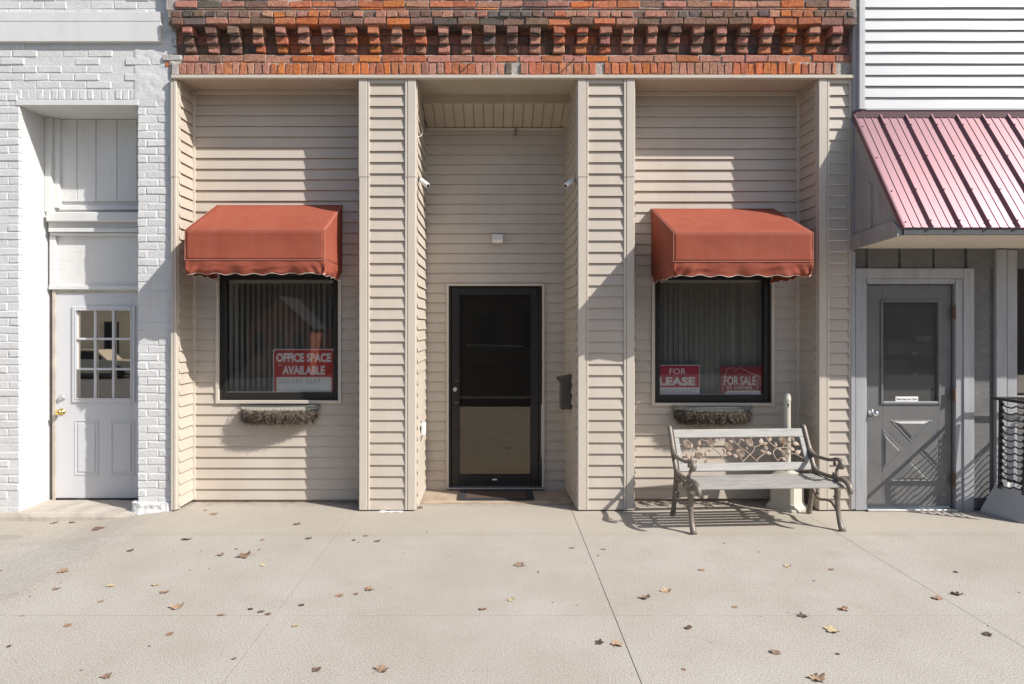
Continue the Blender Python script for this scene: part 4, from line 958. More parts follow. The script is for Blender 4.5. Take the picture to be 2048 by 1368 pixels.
mb = MB(); mb.lathe([(.011, 0), (.011, .004), (.006, .005)], (.6395, .43, 1.16), (-1, 0, 0), 14); mb.build('lock', 'alu', mx)
mb = MB(); mb.box(.752, .766, .40, .43, .93, .97); mb.box(.752, .766, .40, .43, 1.13, 1.17); mb.build('bracket', 'black', mx)
ot = thing('outlet_box', 'white weatherproof outlet cover low on the left wall of the entry', 'outlet', (-.77, .36, Z(860, .36)))
mb = MB(); mb.box(-.758, -.716, .31, .40, Z(869, .35), Z(845, .35), .006); mb.build('cover', 'lamp_white', ot); mb = MB(); mb.box(-.763, -.758, .295, .415, Z(871, .35), Z(843, .35), .001); mb.build('base', 'black', ot)
mb = MB(); mb.tube(curve([(-.745, .33, Z(868, .35)), (-.752, .31, Z(876, .35)), (-.758, .29, Z(880, .35))], 5), .003, 6); mb.build('cable', 'black', ot)
mb = MB(); mb.tube(curve([(-.765, .30, Z(252, .3)), (-.735, .26, Z(262, .26)), (-.742, .2, Z(271, .2)), (-.768, .16, Z(274, .16))], 6), .0028, 6); mb.build('cable', 'lamp_white', SF)
dm = thing('doormat', 'dark rubber doormat with brown pile in front of the glass door', 'doormat', (0, .5, .007))
mx0, mx1 = X(916, .36), X(1068, .36); mb = MB(); ring(mb, (mx0, mx1, 0, 1), .05, 0, 1, 0)
mb = MB()
for (a, b, c, d) in ((mx0, mx1, .345, .385), (mx0, mx1, .665, .70), (mx0, mx0 + .07, .3852, .6648), (mx1 - .07, mx1, .3852, .6648)): mb.box(a, b, c, d, .008, .022, .003)
for k in range(26):
    x = mx0 + .03 + (mx1 - mx0 - .06) * k / 25; mb.tube([(x, .35, .022), (x + .015, .365, .025), (x, .38, .022)], .003, 5)
mb.build('rubber_border', 'mat_rim', dm)
mb = MB(); mb.grid(lambda u, v: (mx0 + .072 + (mx1 - mx0 - .144) * u, .387 + .276 * v, .020 + .003 * mnoise.noise(Vector((u * 70, v * 40, 1)))), 90, 36); mb.build('pile', 'mat_pile', dm)
# ================================================================== GARDEN BENCH
BN = thing('garden_bench', 'weathered garden bench with grey wood slats, cast iron ends and a rose trellis back', 'bench', (2.285, -.372, 0), math.radians(3.5))
def iron_end(u):
    mb = MB()
    def t(pts, r, k=6, n=10):
        c = curve([(u, v, w) for v, w in pts], k); mb.tube(c, lerp_list(r if isinstance(r, (list, tuple)) else [r], len(c)) if isinstance(r, (list, tuple)) else r, n, True, 1.35, (1, 0, 0))
    t([(.335, .792), (.325, .765), (.25, .60), (.175, .47), (.155, .40), (.18, .28), (.215, .13), (.25, .012)], [.012, .015, .017, .017, .018, .017, .016, .021])
    t([(.372, .785), (.362, .803), (.343, .806), (.325, .78), (.262, .655), (.222, .595), (.14, .566), (0, .566), (-.11, .577), (-.19, .600), (-.245, .598), (-.272, .572), (-.268, .545), (-.25, .538)], [.010, .013, .015, .016, .016, .017, .016, .015, .015, .016, .019, .021, .018, .012])
    t([(.225, .545), (.185, .49), (.145, .445), (.07, .425), (-.08, .428), (-.22, .440), (-.31, .440), (-.368, .418), (-.392, .378), (-.39, .352)], [.013, .015, .016, .017, .018, .019, .020, .020, .018, .013])
    t([(-.245, .585), (-.225, .545), (-.195, .505), (-.20, .47), (-.215, .43)], [.012, .012, .011, .012, .014])
    t([(-.19, .43), (-.205, .33), (-.205, .22), (-.225, .11), (-.262, .03), (-.285, .008)], [.026, .022, .017, .016, .020, .022])
    t([(.19, .27), (.12, .20), (.06, .185), (-.03, .205), (-.12, .21), (-.205, .16)], [.010, .012, .012, .012, .012, .013])
    for cv, cw, r0, a0, sg in ((.19, .555, .022, 0, 1), (-.165, .553, .02, 180, -1), (-.155, .462, .02, 200, 1), (.11, .235, .022, 40, 1), (-.14, .345, .022, 90, -1), (.07, .37, .03, 10, -1), (-.04, .37, .03, 170, 1), (.14, .33, .02, 0, 1), (-.17, .26, .018, 10, 1)):
        c = [(u, cv + r0 * (1 - .75 * k / 16) * math.cos(math.radians(a0) + sg * k * .42), cw + r0 * (1 - .75 * k / 16) * math.sin(math.radians(a0) + sg * k * .42)) for k in range(17)]; mb.tube(c, .0075, 6, True, 1.3, (1, 0, 0))
    t([(.155, .40), (.05, .385), (-.08, .385), (-.2, .40)], .014)
    mb.lathe([(.009, 0), (.009, .006), (.004, .008)], (u - (.02 if u < 0 else -.02), .215, .565), (-1 if u < 0 else 1, 0, 0), 10)
    mb.build('iron_end', 'iron', BN, smooth=True, local=True)
iron_end(-.648); iron_end(.648)
bv = lambda s: (.158 + .180 * s / .394, .428 + .3505 * s / .394)         # a point up the back
bd = Vector((0, .180, .3505)).normalized(); bn = Vector((0, -bd.z, bd.y))
def slat(name, m, u0, u1, O, W, T, w, t, parent=BN, bev=.005): mb = MB(); mb.obox(O, (1, 0, 0), T, W, u0, u1, -t / 2, t / 2, 0, w, bev); return mb.build(name, m, parent, local=True)
slat('back_rail', 'old_wood', -.622, .622, (0, *bv(0)), bd, bn, .076, .024); slat('back_rail', 'old_wood', -.622, .622, (0, *bv(.315)), bd, bn, .082, .024)
for u in (-.622, .577): slat('back_stile', 'old_wood', u, u + .045, (0, *bv(.0765)), bd, bn, .238, .022)
for k in range(6):
    v = -.335 + .079 * k; z = .405 - (.012 if k == 0 else 0) - .004 * (k > 3); tl = Vector((0, 1, [.22, .05, 0, -.02, -.04, -.05][k])).normalized()
    slat('seat_slat', 'seat_wood', -.634, .634, (0, v, z), tl, Vector((0, -tl.z, tl.y)), .0585, .015, bev=.004)
# rose trellis: laid out in the plane of the back
def PB(px, py):
    t = (py - (760 + 450 / 3.938)) / (202 / 3.938); x7, y7 = (px - 1240) * 3.938, (py - 760) * 3.938
    a = (x7 - (440 + 30 * t)) / (975 + 5 * t); s = .312 - t * .232
    return Vector((-.577 + 1.154 * a, *bv(s)))
z1_ = lambda p: PB(1325 + p[0] / 10.24, 840 + p[1] / 10.24); z2_ = lambda p: PB(1515 + p[0] / 10.24, 840 + p[1] / 10.24)
TR = MB()
stems = [(z1_, s) for s in ([(545, 545), (600, 605), (650, 660)], [(980, 565), (1080, 640), (1165, 745), (1265, 870)], [(775, 745), (900, 790), (1100, 785), (1195, 795)], [(1395, 345), (1430, 420), (1540, 540), (1700, 660), (1895, 860)], [(1575, 350), (1550, 420), (1515, 500)], [(1595, 868), (1740, 730), (1830, 640), (1850, 560), (1800, 520)], [(1850, 560), (1930, 530), (2000, 500), (2060, 490)], [(1180, 740), (1240, 670)], [(1900, 865), (1920, 800), (2060, 700)], [(720, 400), (760, 385), (840, 415)], [(1540, 780), (1605, 850)], [(1790, 345), (1790, 400)], [(300, 485), (350, 485)], [(425, 350), (430, 390)], [(930, 345), (930, 390)])]
stems += [(z2_, s) for s in ([(-30, 800), (60, 735), (130, 680), (150, 620)], [(165, 345), (220, 440), (300, 520), (370, 575), (480, 640)], [(385, 862), (310, 730), (310, 650), (380, 590), (520, 570), (620, 565), (690, 480)], [(520, 520), (520, 575)], [(630, 700), (700, 702), (770, 715), (880, 780), (965, 815)], [(385, 860), (440, 795), (510, 795)], [(515, 340), (515, 370)])]
for f, s in stems: TR.tube(curve([f(p) for p in s], 4), .0052, 7)
leaves_ = [(z1_, l) for l in ((530, 560, 540, 440), (700, 515, 700, 395), (660, 625, 692, 525), (880, 620, 975, 600), (840, 745, 840, 630), (1030, 445, 1095, 365), (1415, 455, 1315, 400), (1245, 665, 1200, 560), (1260, 670, 1385, 715), (1500, 775, 1395, 695), (1655, 425, 1570, 385), (1995, 505, 2005, 365), (1690, 615, 1690, 540), (505, 795, 425, 685), (525, 795, 568, 710), (815, 880, 870, 800), (430, 840, 505, 800), (640, 865, 640, 790), (2040, 500, 2130, 470))]
leaves_ += [(z2_, l) for l in ((60, 505, 65, 360), (90, 500, 195, 465), (130, 665, 20, 625), (140, 670, 268, 705), (215, 430, 278, 345), (360, 560, 362, 450), (690, 465, 615, 415), (720, 470, 870, 517), (640, 570, 765, 640), (770, 705, 890, 637), (395, 590, 500, 645), (470, 785, 580, 862))]
for f, (a, b, c, d) in leaves_:
    p, q = f((a, b)), f((c, d)); ax = q - p; sd = ax.cross(bn).normalized() * ax.length * .30; pts = []
    for k in range(13): t = k / 12; pts.append((t, math.sin(math.pi * t ** .8)))
    top = [TR.V(p + ax * t + sd * w + bn * .003) for t, w in pts]; mid = [TR.V(p + ax * t + bn * (.003 + .006 * w)) for t, w in pts]; bot = [TR.V(p + ax * t - sd * w + bn * .003) for t, w in pts]; bk = [[TR.V(Vector(TR.v[i]) - bn * .008) for i in e] for e in (top, bot)]
    for k in range(12): TR.face([top[k], top[k + 1], mid[k + 1], mid[k]]); TR.face([mid[k], mid[k + 1], bot[k + 1], bot[k]]); TR.face([bk[0][k], bk[0][k + 1], bk[1][k + 1], bk[1][k]]); TR.face([top[k], top[k + 1], bk[0][k + 1], bk[0][k]]); TR.face([bot[k], bot[k + 1], bk[1][k + 1], bk[1][k]])
TRO = TR.build('rose_trellis', 'rose_iron', BN, smooth=.7, local=True)
for f, (a, b, r) in [(z1_, (435, 470, 88)), (z1_, (925, 465, 88)), (z1_, (1310, 545, 92)), (z1_, (1750, 460, 86)), (z1_, (690, 715, 78)), (z1_, (1550, 685, 92)), (z2_, (515, 430, 86)), (z2_, (550, 715, 86)), (z2_, (730, 395, 42)), (z2_, (150, 580, 44))]:
    c = f((a, b)); rad = r / 10.24 / 214; mb = MB(); mb.lathe([(rad * .96, -.004), (rad, 0), (rad * .93, .003), (rad * .2, .005), (.001, .005)], c, bn, 22)
    U, W = Vector((1, 0, 0)), bd; T = 3.6 if rad > .03 else 2; ph = R.uniform(0, 6)
    mb.tube([c + bn * (.0055 + .0035 * (1 - t)) + (U * math.cos(ph + t * T * 2 * math.pi) + W * math.sin(ph + t * T * 2 * math.pi)) * rad * (.1 + .86 * t) for t in (k / 70 for k in range(71))], .0033, 5)
    mb.build('rose', 'rose_iron', TRO, smooth=.7, local=True)
# ================================================================== SMOKERS' RECEPTACLE
SR = thing('smoking_receptacle', "beige plastic smokers' post with a flared square base behind the bench", 'ash receptacle', (2.80, .115, 0), math.radians(38))
mb = MB(); hs = .118
def sq(h, z, c=.022): return [(-h + c, -h, z), (h - c, -h, z), (h, -h + c, z), (h, h - c, z), (h - c, h, z), (-h + c, h, z), (-h, h - c, z), (-h, -h + c, z)]
prev = None
for (hh, z) in ((.148, 0), (.148, .018), (.128, .045), (hs, .07), (hs, .30), (hs - .006, .312), (hs - .004, .318), (hs - .03, .345), (.055, .362), (.05, .372)):
    ring_ = [mb.V(p) for p in sq(hh, z, min(.022, hh * .4))]
    if prev:
        for k in range(8): mb.face([prev[k], prev[(k + 1) % 8], ring_[(k + 1) % 8], ring_[k]])
    prev = ring_
mb.face(prev); mb.build('base', 'receptacle', SR, local=True, smooth=.5)
mb = MB(); mb.lathe([(.046, .362), (.038, .38), (.0345, .40), (.0335, 1.035)], (0, 0, 0), n=24); mb.build('pole', 'receptacle', SR, local=True, smooth=.6)
mb = MB(); mb.lathe([(.036, 1.03), (.037, 1.036), (.037, 1.055), (.034, 1.06), (.0335, 1.085), (.026, 1.104), (.012, 1.113), (.001, 1.115)], (0, 0, 0), n=24); mb.build('cap', 'receptacle', SR, local=True, smooth=.6)
mb = MB(); q = Matrix.Rotation(math.radians(-40), 3, 'Z')
def slot(a, b, w): 
    d = q @ Vector((0, -1, 0)); s = q @ Vector((1, 0, 0)); mb.obox((0, 0, 0), s, d, (0, 0, 1), -w, w, .0325, .0345, a, b)
slot(.985, 1.010, .006); slot(.970, .984, .0025); mb.build('slot', 'black', SR, local=True)
# ================================================================== PLANTER WITH TREAD-PATTERN IRONWORK
PT = thing('tread_pattern_bin', 'grey tapered base carrying a dark openwork frame with a tyre-tread pattern, beside the grey door', 'litter bin', (4.9, -.26, 0))
mb = MB(); bot = [(4.517, -.085), (4.648, -.385), (4.86, -.50), (5.12, -.44), (5.28, -.12), (5.20, -.032), (4.60, -.032)]; cx_, cy_ = 4.905, -.25
rings = []
for (z, k) in ((0, .985), (.02, 1.0), (.05, .985), (.27, .745), (.285, .745), (.292, .735), (.292, .66), (.25, .64)): rings.append([mb.V((cx_ + (x - cx_) * k, cy_ + (y - cy_) * k, z)) for x, y in bot])
for a, b in zip(rings, rings[1:]):
    for i in range(7): mb.face([a[i], a[(i + 1) % 7], b[(i + 1) % 7], b[i]])
mb.face(rings[-1]); mb.build('base', 'planter', PT, smooth=.9)
FB = [(4.622, -.185), (4.655, -.415), (5.15, -.415), (5.19, -.185)]; FT = [(4.655, -.155), (4.655, -.455), (5.16, -.455), (5.16, -.155)]; zb_, zt_ = .26, 1.07
for i in range(4):
    mb = MB(); a, b = Vector((*FB[i], zb_)), Vector((*FT[i], zt_)); mb.obox(a, (1, 0, 0), (0, 1, 0), (b - a).normalized(), -.014, .014, -.010, .010, 0, (b - a).length, .002); mb.build('post', 'black_iron', PT)
mb = MB(); mb.box(4.598, 4.628, -.60, -.105, 1.072, 1.096, .003); mb.box(5.17, 5.20, -.60, -.105, 1.072, 1.096, .003); mb.box(4.6285, 5.1695, -.60, -.57, 1.072, 1.096, .003); mb.box(4.6285, 5.1695, -.135, -.105, 1.072, 1.096, .003)
mb.box(4.6285, 5.1695, -.46, -.44, 1.072, 1.09); mb.build('top_rim', 'black_iron', PT)
def tread(p0, p1, q0, q1, rows=13):
    P = lambda u, v: (Vector((*p0, zb_)) * (1 - v) + Vector((*q0, zt_)) * v) * (1 - u) + (Vector((*p1, zb_)) * (1 - v) + Vector((*q1, zt_)) * v) * u
    mb = MB(); zig = [(0, 0), (.16, .03), (.22, -.22), (.42, -.30), (.50, -.05), (.56, .22), (.62, .30), (.70, .05), (.86, .12), (1, .1)]
    for k in range(rows):
        v = (k + .6) / (rows + .4); dv = 1 / (rows + .4)
        mb.tube([P(u, v + w * dv * .62) for u, w in zig], .0068, 5, True)
        for (u, s) in ((.07, 1), (.93, 1)): c = P(u, v + .25 * dv); e = (P(.1, .5) - P(0, .5)).normalized(); mb.obox(c, e, e.cross(Vector((0, 0, 1))), (0, 0, 1), -.016, .016, -.004, .004, -.012, .014)
    for u in (.03, .97): mb.tube([P(u, 0), P(u, 1)], .007, 5)
    mb.tube([P(0, .13), P(1, .11)], .009, 5); mb.build('tread_panel', 'black_iron', PT)
for i in (0, 2): tread(FB[i], FB[(i + 1) % 4], FT[i], FT[(i + 1) % 4], 13)
mb = MB(); mb.box(4.625, 4.66, -.26, -.22, .285, .36, .008); mb.build('paper_scrap', 'sign_white', PT)
# ================================================================== FALLEN LEAVES
def leaf_mesh(kind, seed):
    rr = random.Random(seed); mb = MB(); nA = 40; rings = []
    def rad(t):
        if kind == 'maple':
            r = .30 + .20 * abs(math.cos(2.5 * t)) ** 1.6 + .05 * abs(math.cos(7.5 * t)); return r * (.75 if abs(math.sin(t / 2 + math.pi / 4)) < .3 else 1)
        if kind == 'scrap': return .30 + .2 * mnoise.noise(Vector((math.cos(t) * 1.5, math.sin(t) * 1.5, seed)))
        c, s = math.cos(t), math.sin(t); return .5 * .42 / math.sqrt((.42 * c) ** 2 + (.5 * s * 1.0) ** 2) * (1 + .04 * math.cos(9 * t)) if kind == 'oval' else .45
    cu = {'maple': .42, 'oval': .30, 'scrap': .5}[kind] * rr.uniform(.7, 1.4); ax = rr.uniform(0, 3.14)
    for k in range(6):
        f = k / 5; ring_ = []
        for j in range(nA):
            t = 2 * math.pi * j / nA; r = rad(t) * f; x, y = r * math.cos(t), r * math.sin(t)
            w = x * math.cos(ax) + y * math.sin(ax); w2 = -x * math.sin(ax) + y * math.cos(ax)
            z = cu * w * w * 1.8 + .16 * f * mnoise.noise(Vector((x * 4, y * 4, seed * 3.3))) + .35 * cu * w2 * w2 + .03
            ring_.append(mb.V((x, y, z)))
        rings.append(ring_)
    zmin = min(v[2] for v in mb.v); mb.v = [(x, y, z - zmin + .015) for x, y, z in mb.v]
    for a, b in zip(rings, rings[1:]):
        for j in range(nA): mb.face([a[j], a[(j + 1) % nA], b[(j + 1) % nA], b[j]])
    if kind != 'scrap': a = rr.uniform(0, 6.28); mb.tube([(.2 * math.cos(a), .2 * math.sin(a), .10), (.45 * math.cos(a), .45 * math.sin(a), .12), (.8 * math.cos(a + .2), .8 * math.sin(a + .2), .05)], .014, 4)
    return mb
LEAF = {}
def leaf(px, py, w, kind='', label=None):
    m_ = 'leaf_dark' if 'd' in kind else 'leaf_pale' if 'p' in kind else 'leaf'
    k = 'maple' if (w >= 46 and 'o' not in kind) or 'm' in kind else 'oval' if ('o' in kind or w >= 26) else 'scrap'
    v = R.randrange(3); key = (k, v, m_); x, y = G(px, py); d = y + D; gz = ground_h(x, y); d *= (H - gz) / H; x = (px - CX) * d / F; y = d - D
    if key not in LEAF: o = leaf_mesh(k, v * 5 + len(k)).build('fallen_leaf', m_, None, smooth=True); LEAF[key] = o.data
    else: o = bpy.data.objects.new('fallen_leaf', LEAF[key]); C.objects.link(o)
    s = w * .72 * d / F * .98; o.location = (x, y, ground_h(x, y) + .001); o.scale = (s * (1.0 if k != 'oval' else 1.0), s, s * R.uniform(.6, 1.0)); o.rotation_euler = (R.uniform(-.15, .15), R.uniform(-.15, .15), R.uniform(-.5, .5) if k == 'oval' else R.uniform(0, 6.28))
    tag(o, label or ('tiny dark leaf crumb lying on the pale pavement' if w < 26 else 'small dry brown leaf lying on the pale pavement'), 'leaf', 'fallen leaves on the pavement')
a5 = lambda x, y, w, *k: leaf(x / 2.844, 1000 + y / 2.844, w / 2.844, *k); a6 = lambda x, y, w, *k: leaf(680 + x / 2.844, 1000 + y / 2.844, w / 2.844, *k); a7 = lambda x, y, w, *k: leaf(1330 + x / 2.852, 1000 + y / 2.852, w / 2.852, *k)
def leafs():
    global leaf
    base = leaf
    def L(f, s, ox, rows):
        for r_ in rows: 
            x, y, w = r_[:3]; base(ox + x / s, 1000 + y / s, w * 1.0, *r_[3:])
    return L
_l = leaf
def leaf(px, py, w, kind='', label=None): _l(px, py, w, kind, label)
LL = leafs()
# widths below are in zoomed pixels; they are turned into metres through the distance of each leaf
_d = D
def put(rows, s, ox):
    for r_ in rows:
        x, y, w = r_[:3]; kind = r_[3] if len(r_) > 3 else ''; lab = r_[4] if len(r_) > 4 else None
        global _scale; _scale = s
        leaf_scaled(ox + x / s, 1000 + y / s, w, s, kind, lab)
def leaf_scaled(px, py, w, s, kind, lab):
    n0 = len(bpy.data.objects); _l(px, py, w, kind, lab); o = [q for q in C.objects if q.name.startswith('fallen_leaf')][-1]; o.scale = tuple(v / s * 1.25 for v in o.scale)
put([(1060, 225, 60, 'o', 'long brown curled leaf on the pavement in front of the left window bay'), (1217, 80, 48, 'o', 'flat brown leaf close to the siding below the left basket'), (1168, 60, 25), (1690, 138, 45, 'o', 'dark thin leaf just left of the left pavement joint near the wall'), (1755, 220, 45, 'm', 'orange-tan crumpled leaf beside the left pavement joint'), (1493, 227, 30), (1475, 285, 25, 'd'), (1395, 320, 90, 'm', 'wide orange-brown maple leaf, largest of the cluster below the left bay'), (1253, 315, 45, 'm', 'crumpled brown leaf left of the wide orange maple leaf'), (1343, 280, 25, 'd'), (1145, 290, 25), (742, 290, 42, 'o', 'reddish oval leaf standing alone in front of the white pier'), (360, 408, 65, 'm', 'grey-brown curled leaf at the left, below the white door step'), (345, 470, 20), (322, 508, 46, '', 'pinkish torn leaf at the left edge of the pavement'), (630, 490, 50, 'op', 'pale tan oval leaf, left one of a pair on a level'), (885, 485, 46, 'op', 'pale tan oval leaf, right one of a pair on a level'), (940, 525, 62, 'm', 'brown lobed leaf touching the pale oval leaf above it'), (575, 577, 38, 'o'), (1010, 610, 88, 'm', 'big crumpled brown maple leaf with a pale edge in the left foreground'), (1260, 655, 45, 'o', 'thin reddish leaf lying on the cross joint at the left'), (1485, 637, 42, 'o', 'tan leaf of the touching pair beside the left pavement joint'), (1525, 650, 42, 'o', 'brown leaf lying right on the left pavement joint'), (1425, 622, 35, 'd'), (1715, 600, 35, 'd'), (1930, 545, 52, 'o', 'smooth brown oval leaf right of the left pavement joint'), (2025, 537, 30, 'o'), (385, 715, 48, 'o', 'grey-brown oval leaf below the cross joint at the left'), (965, 765, 48, 'o', 'brown pointed leaf below the big maple leaf in the left foreground'), (1330, 905, 30), (605, 1008, 62, 'm', 'brown maple leaf at the bottom edge, leftmost in the foreground'), (1808, 968, 68, 'm', 'brown lobed leaf at the bottom, just right of the left pavement joint'), (50, 835, 30, 'd'), (560, 158, 72, 'o', 'long reddish leaf in front of the white pier foot'), (310, 130, 50, 'o', 'dull red leaf lying against the front of the step'), (410, 125, 36, 'd'), (5, 395, 26), (128, 660, 26, 'o'), (170, 552, 16, 'd'), (1498, 373, 40, 'p'), (1680, 715, 44, 'op'), (1080, 400, 20), (1190, 390, 16), (990, 295, 20), (2012, 230, 26, 'd'), (1985, 187, 15), (850, 832, 24, 'd'), (460, 970, 22, 'd'), (90, 915, 15, 'd')], 2.844, 0)
put([(147, 205, 32, 'o'), (105, 243, 18), (213, 235, 42, 'o', 'flat reddish leaf in front of the pilaster left of the entry'), (495, 183, 18, 'd'), (455, 45, 38, 'o', 'reddish leaf at the left corner of the entry floor'), (168, 510, 62, 'm', 'brown maple leaf in the middle distance left of the entry'), (90, 537, 30, 'o'), (1025, 372, 72, 'm', 'tan tented maple leaf straight in front of the glass door'), (1128, 412, 22, 'd'), (975, 570, 52, 'mp', 'pale brown curled leaf in the middle of the pavement'), (812, 622, 52, 'o', 'flat tan leaf left of the pale curled leaf in the middle'), (1352, 598, 24), (1210, 585, 16, 'd'), (1320, 273, 38, 'p'), (1500, 282, 28), (1468, 318, 20, 'd'), (1735, 558, 72, 'm', 'tan star-shaped leaf right of the middle pavement joint'), (1860, 522, 68, 'mo', 'brown upturned leaf next to the tan star-shaped leaf'), (1475, 815, 58, 'md', 'dark upright curled leaf left of the middle pavement joint'), (1575, 825, 68, 'm', 'spotted orange leaf touching the left side of the middle joint'), (1980, 730, 52, 'o', 'thin reddish leaf right of the middle joint below the cross joint'), (240, 968, 90, 'm', 'large crumpled orange-brown leaf at the bottom left of centre'), (1955, 965, 30), (620, 315, 22), (360, 301, 18), (1660, 992, 12, 'd'), (290, 505, 12, 'd')], 2.844, 680)
put([(210, 400, 38, 'o'), (700, 380, 48, 'mp', 'pale cream crumpled leaf in front of the bench'), (950, 398, 34, 'o'), (850, 462, 20, 'd'), (1555, 563, 64, 'o', 'dull red leaf lying on the right pavement joint'), (1665, 538, 66, 'm', 'tan leaf with a dark shadow just right of the right joint'), (398, 612, 34, 'o'), (790, 665, 60, 'md', 'dark red folded leaf lying on the cross joint at the right'), (1020, 625, 62, 'm', 'grey-brown leaf above the cross joint at the right'), (955, 747, 92, 'mp', 'large pale yellow twisted leaf below the cross joint'), (1660, 412, 30, 'd'), (2020, 529, 18, 'd'), (630, 872, 62, 'o', 'smooth orange-tan leaf in the right foreground'), (1838, 770, 54, 'od', 'dark hollow leaf at the far right beside the right joint'), (1635, 797, 12, 'd'), (872, 1024, 104, 'm', 'largest orange-tan maple leaf, cut by the bottom edge at the right'), (985, 880, 26, 'd'), (548, 665, 14, 'd'), (535, 298, 22), (340, 247, 20, 'd'), (700, 643, 14, 'd'), (1840, 720, 14, 'd'), (265, 813, 12, 'd')], 2.852, 1330)
# a few crisp leaves and bits of debris blown against the wall under the bench
mb = MB()
def MS(u, v):
    x, y = X(748) + (X(812) - X(748)) * u, -.045 + .075 * v
    q = mnoise.fractal(Vector((x * 18, y * 30, 8)), 1.0, 2.0, 4) - .9 * (abs(2 * u - 1) ** 3) - .5 * (1 - v)
    return (x, y, .0015 + max(-.004, q * .006 + .002))
mb.grid(MS, 40, 10); mb.build('mortar_smear', 'sign_white', SF)
mb = MB(); rr = random.Random(31)
def crumb(x, y, sz):
    a = rr.uniform(0, 6.28); z = ground_h(x, y) + .0025; c, q = math.cos(a) * sz, math.sin(a) * sz
    mb.poly([(x + c, y + q, z + rr.uniform(0, sz * .8)), (x - q * .6, y + c * .6, z + rr.uniform(0, sz * .5)), (x - c, y - q, z), (x + q * .5, y - c * .5, z + rr.uniform(0, sz * .5))])
for k in range(230):
    t = rr.random(); x = 1.3 + 1.05 * t; crumb(x, .30 - abs(rr.gauss(0, .06)), rr.uniform(.003, .014))
for k in range(60): crumb(rr.uniform(-2.95, -1.4), .31 - abs(rr.gauss(0, .03)), rr.uniform(.002, .008))
for k in range(80): crumb(rr.uniform(-.74, .70), .24 - abs(rr.gauss(0, .05)), rr.uniform(.002, .007))
for k in range(260): crumb(rr.uniform(-5, 5), rr.uniform(-3.1, -.05), rr.uniform(.0015, .005))
o = mb.build('leaf_litter', 'litter'); o['kind'] = 'stuff'; tag(o, 'brown leaf crumbs scattered along the wall foot and over the pavement', 'litter')
# ================================================================== ACROSS THE STREET (seen in the glass)
def windowed(name, label, x0, x1, y, hgt, m, wins, roof=None):
    o = thing(name, label, 'building', ((x0 + x1) / 2, y - 4, 0)); mb = MB(); mb.box(x0, x1, y - 8, y, -1.7, hgt)
    if roof: xm = (x0 + x1) / 2; mb.poly([(x0, y, hgt + .001), (x1, y, hgt + .001), (xm, y, hgt + roof)]); mb.poly([(x0, y - 8, hgt), (x1, y - 8, hgt), (xm, y - 8, hgt + roof)])
    mb.build('wall', m, o)
    if roof:
        mb = MB(); xm = (x0 + x1) / 2
        for a in (x0 - .3, x1 + .3): mb.poly([(a, y + .2, hgt - .2), (xm, y + .2, hgt + roof + .1), (xm, y - 8.2, hgt + roof + .1), (a, y - 8.2, hgt - .2)])
        mb.build('roof', 'far_roof', o)
    for (a, b, c, d) in wins:
        mb = MB(); mb.box(a, b, y + .001, y + .012, c, d); q = mb.build('window', 'dark', o); mb = MB(); ring(mb, (a - .1, b + .1, c - .1, d + .1), .1, y + .0005, y + .05, 0); mb.build('frame', 'far_roof', q)
    return o
windowed('tan_building', 'tan masonry building with tall windows reflected in the white door glass', -44, -20.5, -38, 9, 'far_tan', [(-42 + 1.9 * k, -41.2 + 1.9 * k, 2.9, 5.2) for k in range(11)] + [(-27.3, -26.5, -.2, 1.9), (-34, -32.5, 0, 2)])
windowed('brick_church', 'red brick gabled building reflected in the window with the office space sign', -16.6, -12.4, -36, 1.7, 'far_red', [(-16 + 1.3 * k, -15.5 + 1.3 * k, -.2, 1.2) for k in range(3)], 1.9)
windowed('dark_brick_row', 'dark two storey brick row reflected in the glass door', -20, 70, -44, 10, 'far_dark', [(-18 + 4 * k, -16 + 4 * k, 0, 2.6) for k in range(21)])
PK = thing('pickup_truck', 'pale pickup truck reflected in the white door glass', 'truck', (-25.6, -34.5, -1.6))
def extr(mb, pts, y0, y1):
    a = [mb.V((x, y0, z)) for x, z in pts]; b = [mb.V((x, y1, z)) for x, z in pts]; n = len(pts); mb.face(a); mb.face(b[::-1])
    for i in range(n): mb.face([a[i], b[i], b[(i + 1) % n], a[(i + 1) % n]])
px_, py_, pz_ = -25.6, -34.5, -1.6
sh = lambda pts: [(px_ + a, pz_ + b) for a, b in pts]
mb = MB(); extr(mb, sh([(-2.7, .45), (2.7, .45), (2.8, 1.05), (1.0, 1.15), (-2.75, 1.15)]), py_ - .9, py_ + .9); extr(mb, sh([(1.0, 1.151), (.3, 1.78), (-1.0, 1.82), (-1.3, 1.151)]), py_ - .8, py_ + .8); mb.build('body', 'truck', PK, smooth=.5)
mb = MB(); extr(mb, sh([(.75, 1.2), (.25, 1.7), (-.95, 1.72), (-1.15, 1.2)]), py_ + .801, py_ + .81); mb.build('side_window', 'dark', PK)
for x in (1.7, -1.6):
    mb = MB(); mb.lathe([(.38, 0), (.40, .05), (.40, .2), (.38, .24)], (px_ + x, py_ + .7, pz_ + .40), (0, 1, 0), 24); mb.build('wheel', 'tyre', PK)
CR = thing('parked_car', 'dark parked car reflected in the glass entry door', 'car', (.3, -8.1, -.14))
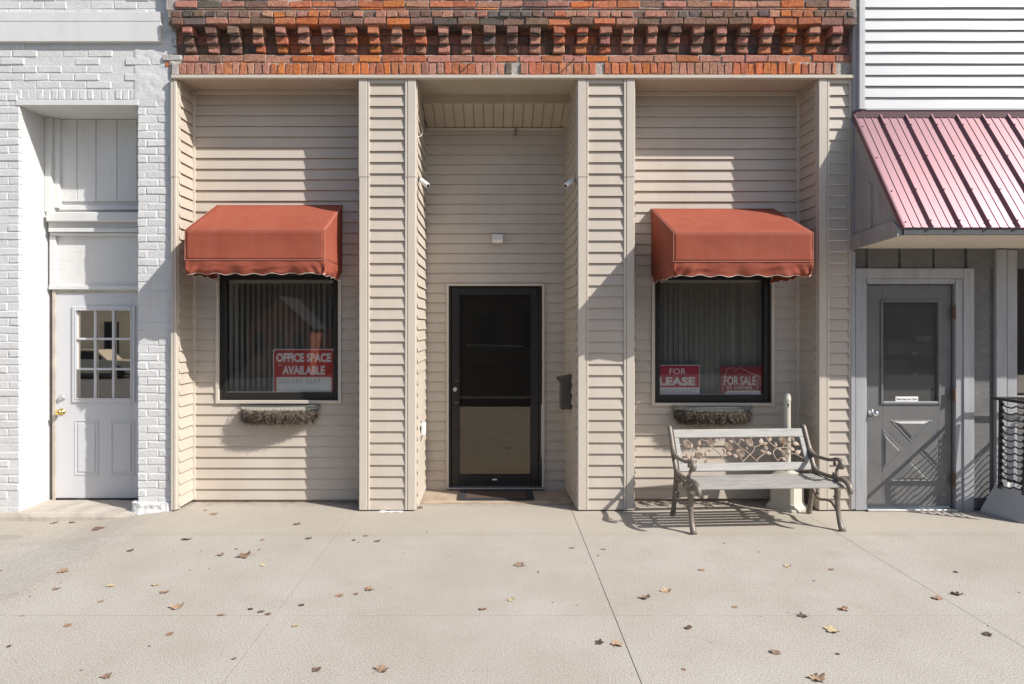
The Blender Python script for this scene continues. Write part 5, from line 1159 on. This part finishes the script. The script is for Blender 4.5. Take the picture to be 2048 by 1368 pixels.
mb = MB(); extr(mb, [(-2.2, .10), (2.7, .10), (2.75, .55), (2.5, .66), (1.5, .74), (-1.4, .78), (-2.15, .72), (-2.28, .45)], -8.95, -7.22); extr(mb, [(1.45, .745), (.65, 1.24), (-.75, 1.27), (-1.45, .785)], -8.8, -7.38); mb.build('body', 'car_paint', CR, smooth=.5)
mb = MB(); extr(mb, [(1.2, .80), (.6, 1.18), (-.7, 1.21), (-1.2, .82)], -7.379, -7.37); mb.build('side_window', 'black', CR)
for x in (1.75, -1.2):
    mb = MB(); mb.lathe([(.31, 0), (.33, .04), (.33, .18), (.31, .22)], (x, -7.42, .19), (0, 1, 0), 24); mb.build('wheel', 'tyre', CR)
# ================================================================== LIGHT, SKY, CAMERA
sd = Vector((-1.88, 1.0, -1.69)).normalized(); el = math.asin(-sd.z)
sun = bpy.data.lights.new('sun', 'SUN'); sun.energy = 4.35; sun.angle = math.radians(.53); sun.color = (1, .962, .915)
so = bpy.data.objects.new('sun', sun); C.objects.link(so); so.rotation_euler = sd.to_track_quat('-Z', 'Y').to_euler()
w = bpy.data.worlds.new('World'); bpy.context.scene.world = w; w.use_nodes = True; nt = w.node_tree
sk = nt.nodes.new('ShaderNodeTexSky'); sk.sky_type = 'NISHITA'; sk.sun_disc = False; sk.sun_elevation = el; sk.sun_rotation = math.atan2(1.88, -1.0); sk.dust_density = 1.5; sk.air_density = 1.0
bg = nt.nodes['Background']; bg.inputs[1].default_value = .105; nt.links.new(sk.outputs[0], bg.inputs[0])
cam = bpy.data.cameras.new('camera'); co = bpy.data.objects.new('camera', cam); C.objects.link(co); co.location = (0, -D, H); co.rotation_euler = (math.pi / 2, 0, 0)
cam.sensor_width = 36; cam.lens = F / 2048 * 36; cam.shift_x = (1024 - CX) / 2048; cam.shift_y = -(684 - CY) / 2048; cam.clip_end = 500; cam.clip_start = .05
sc = bpy.context.scene; sc.camera = co
sc.view_settings.view_transform = 'Standard'; sc.view_settings.look = 'None'; sc.view_settings.gamma = 1; sc.view_settings.exposure = .53
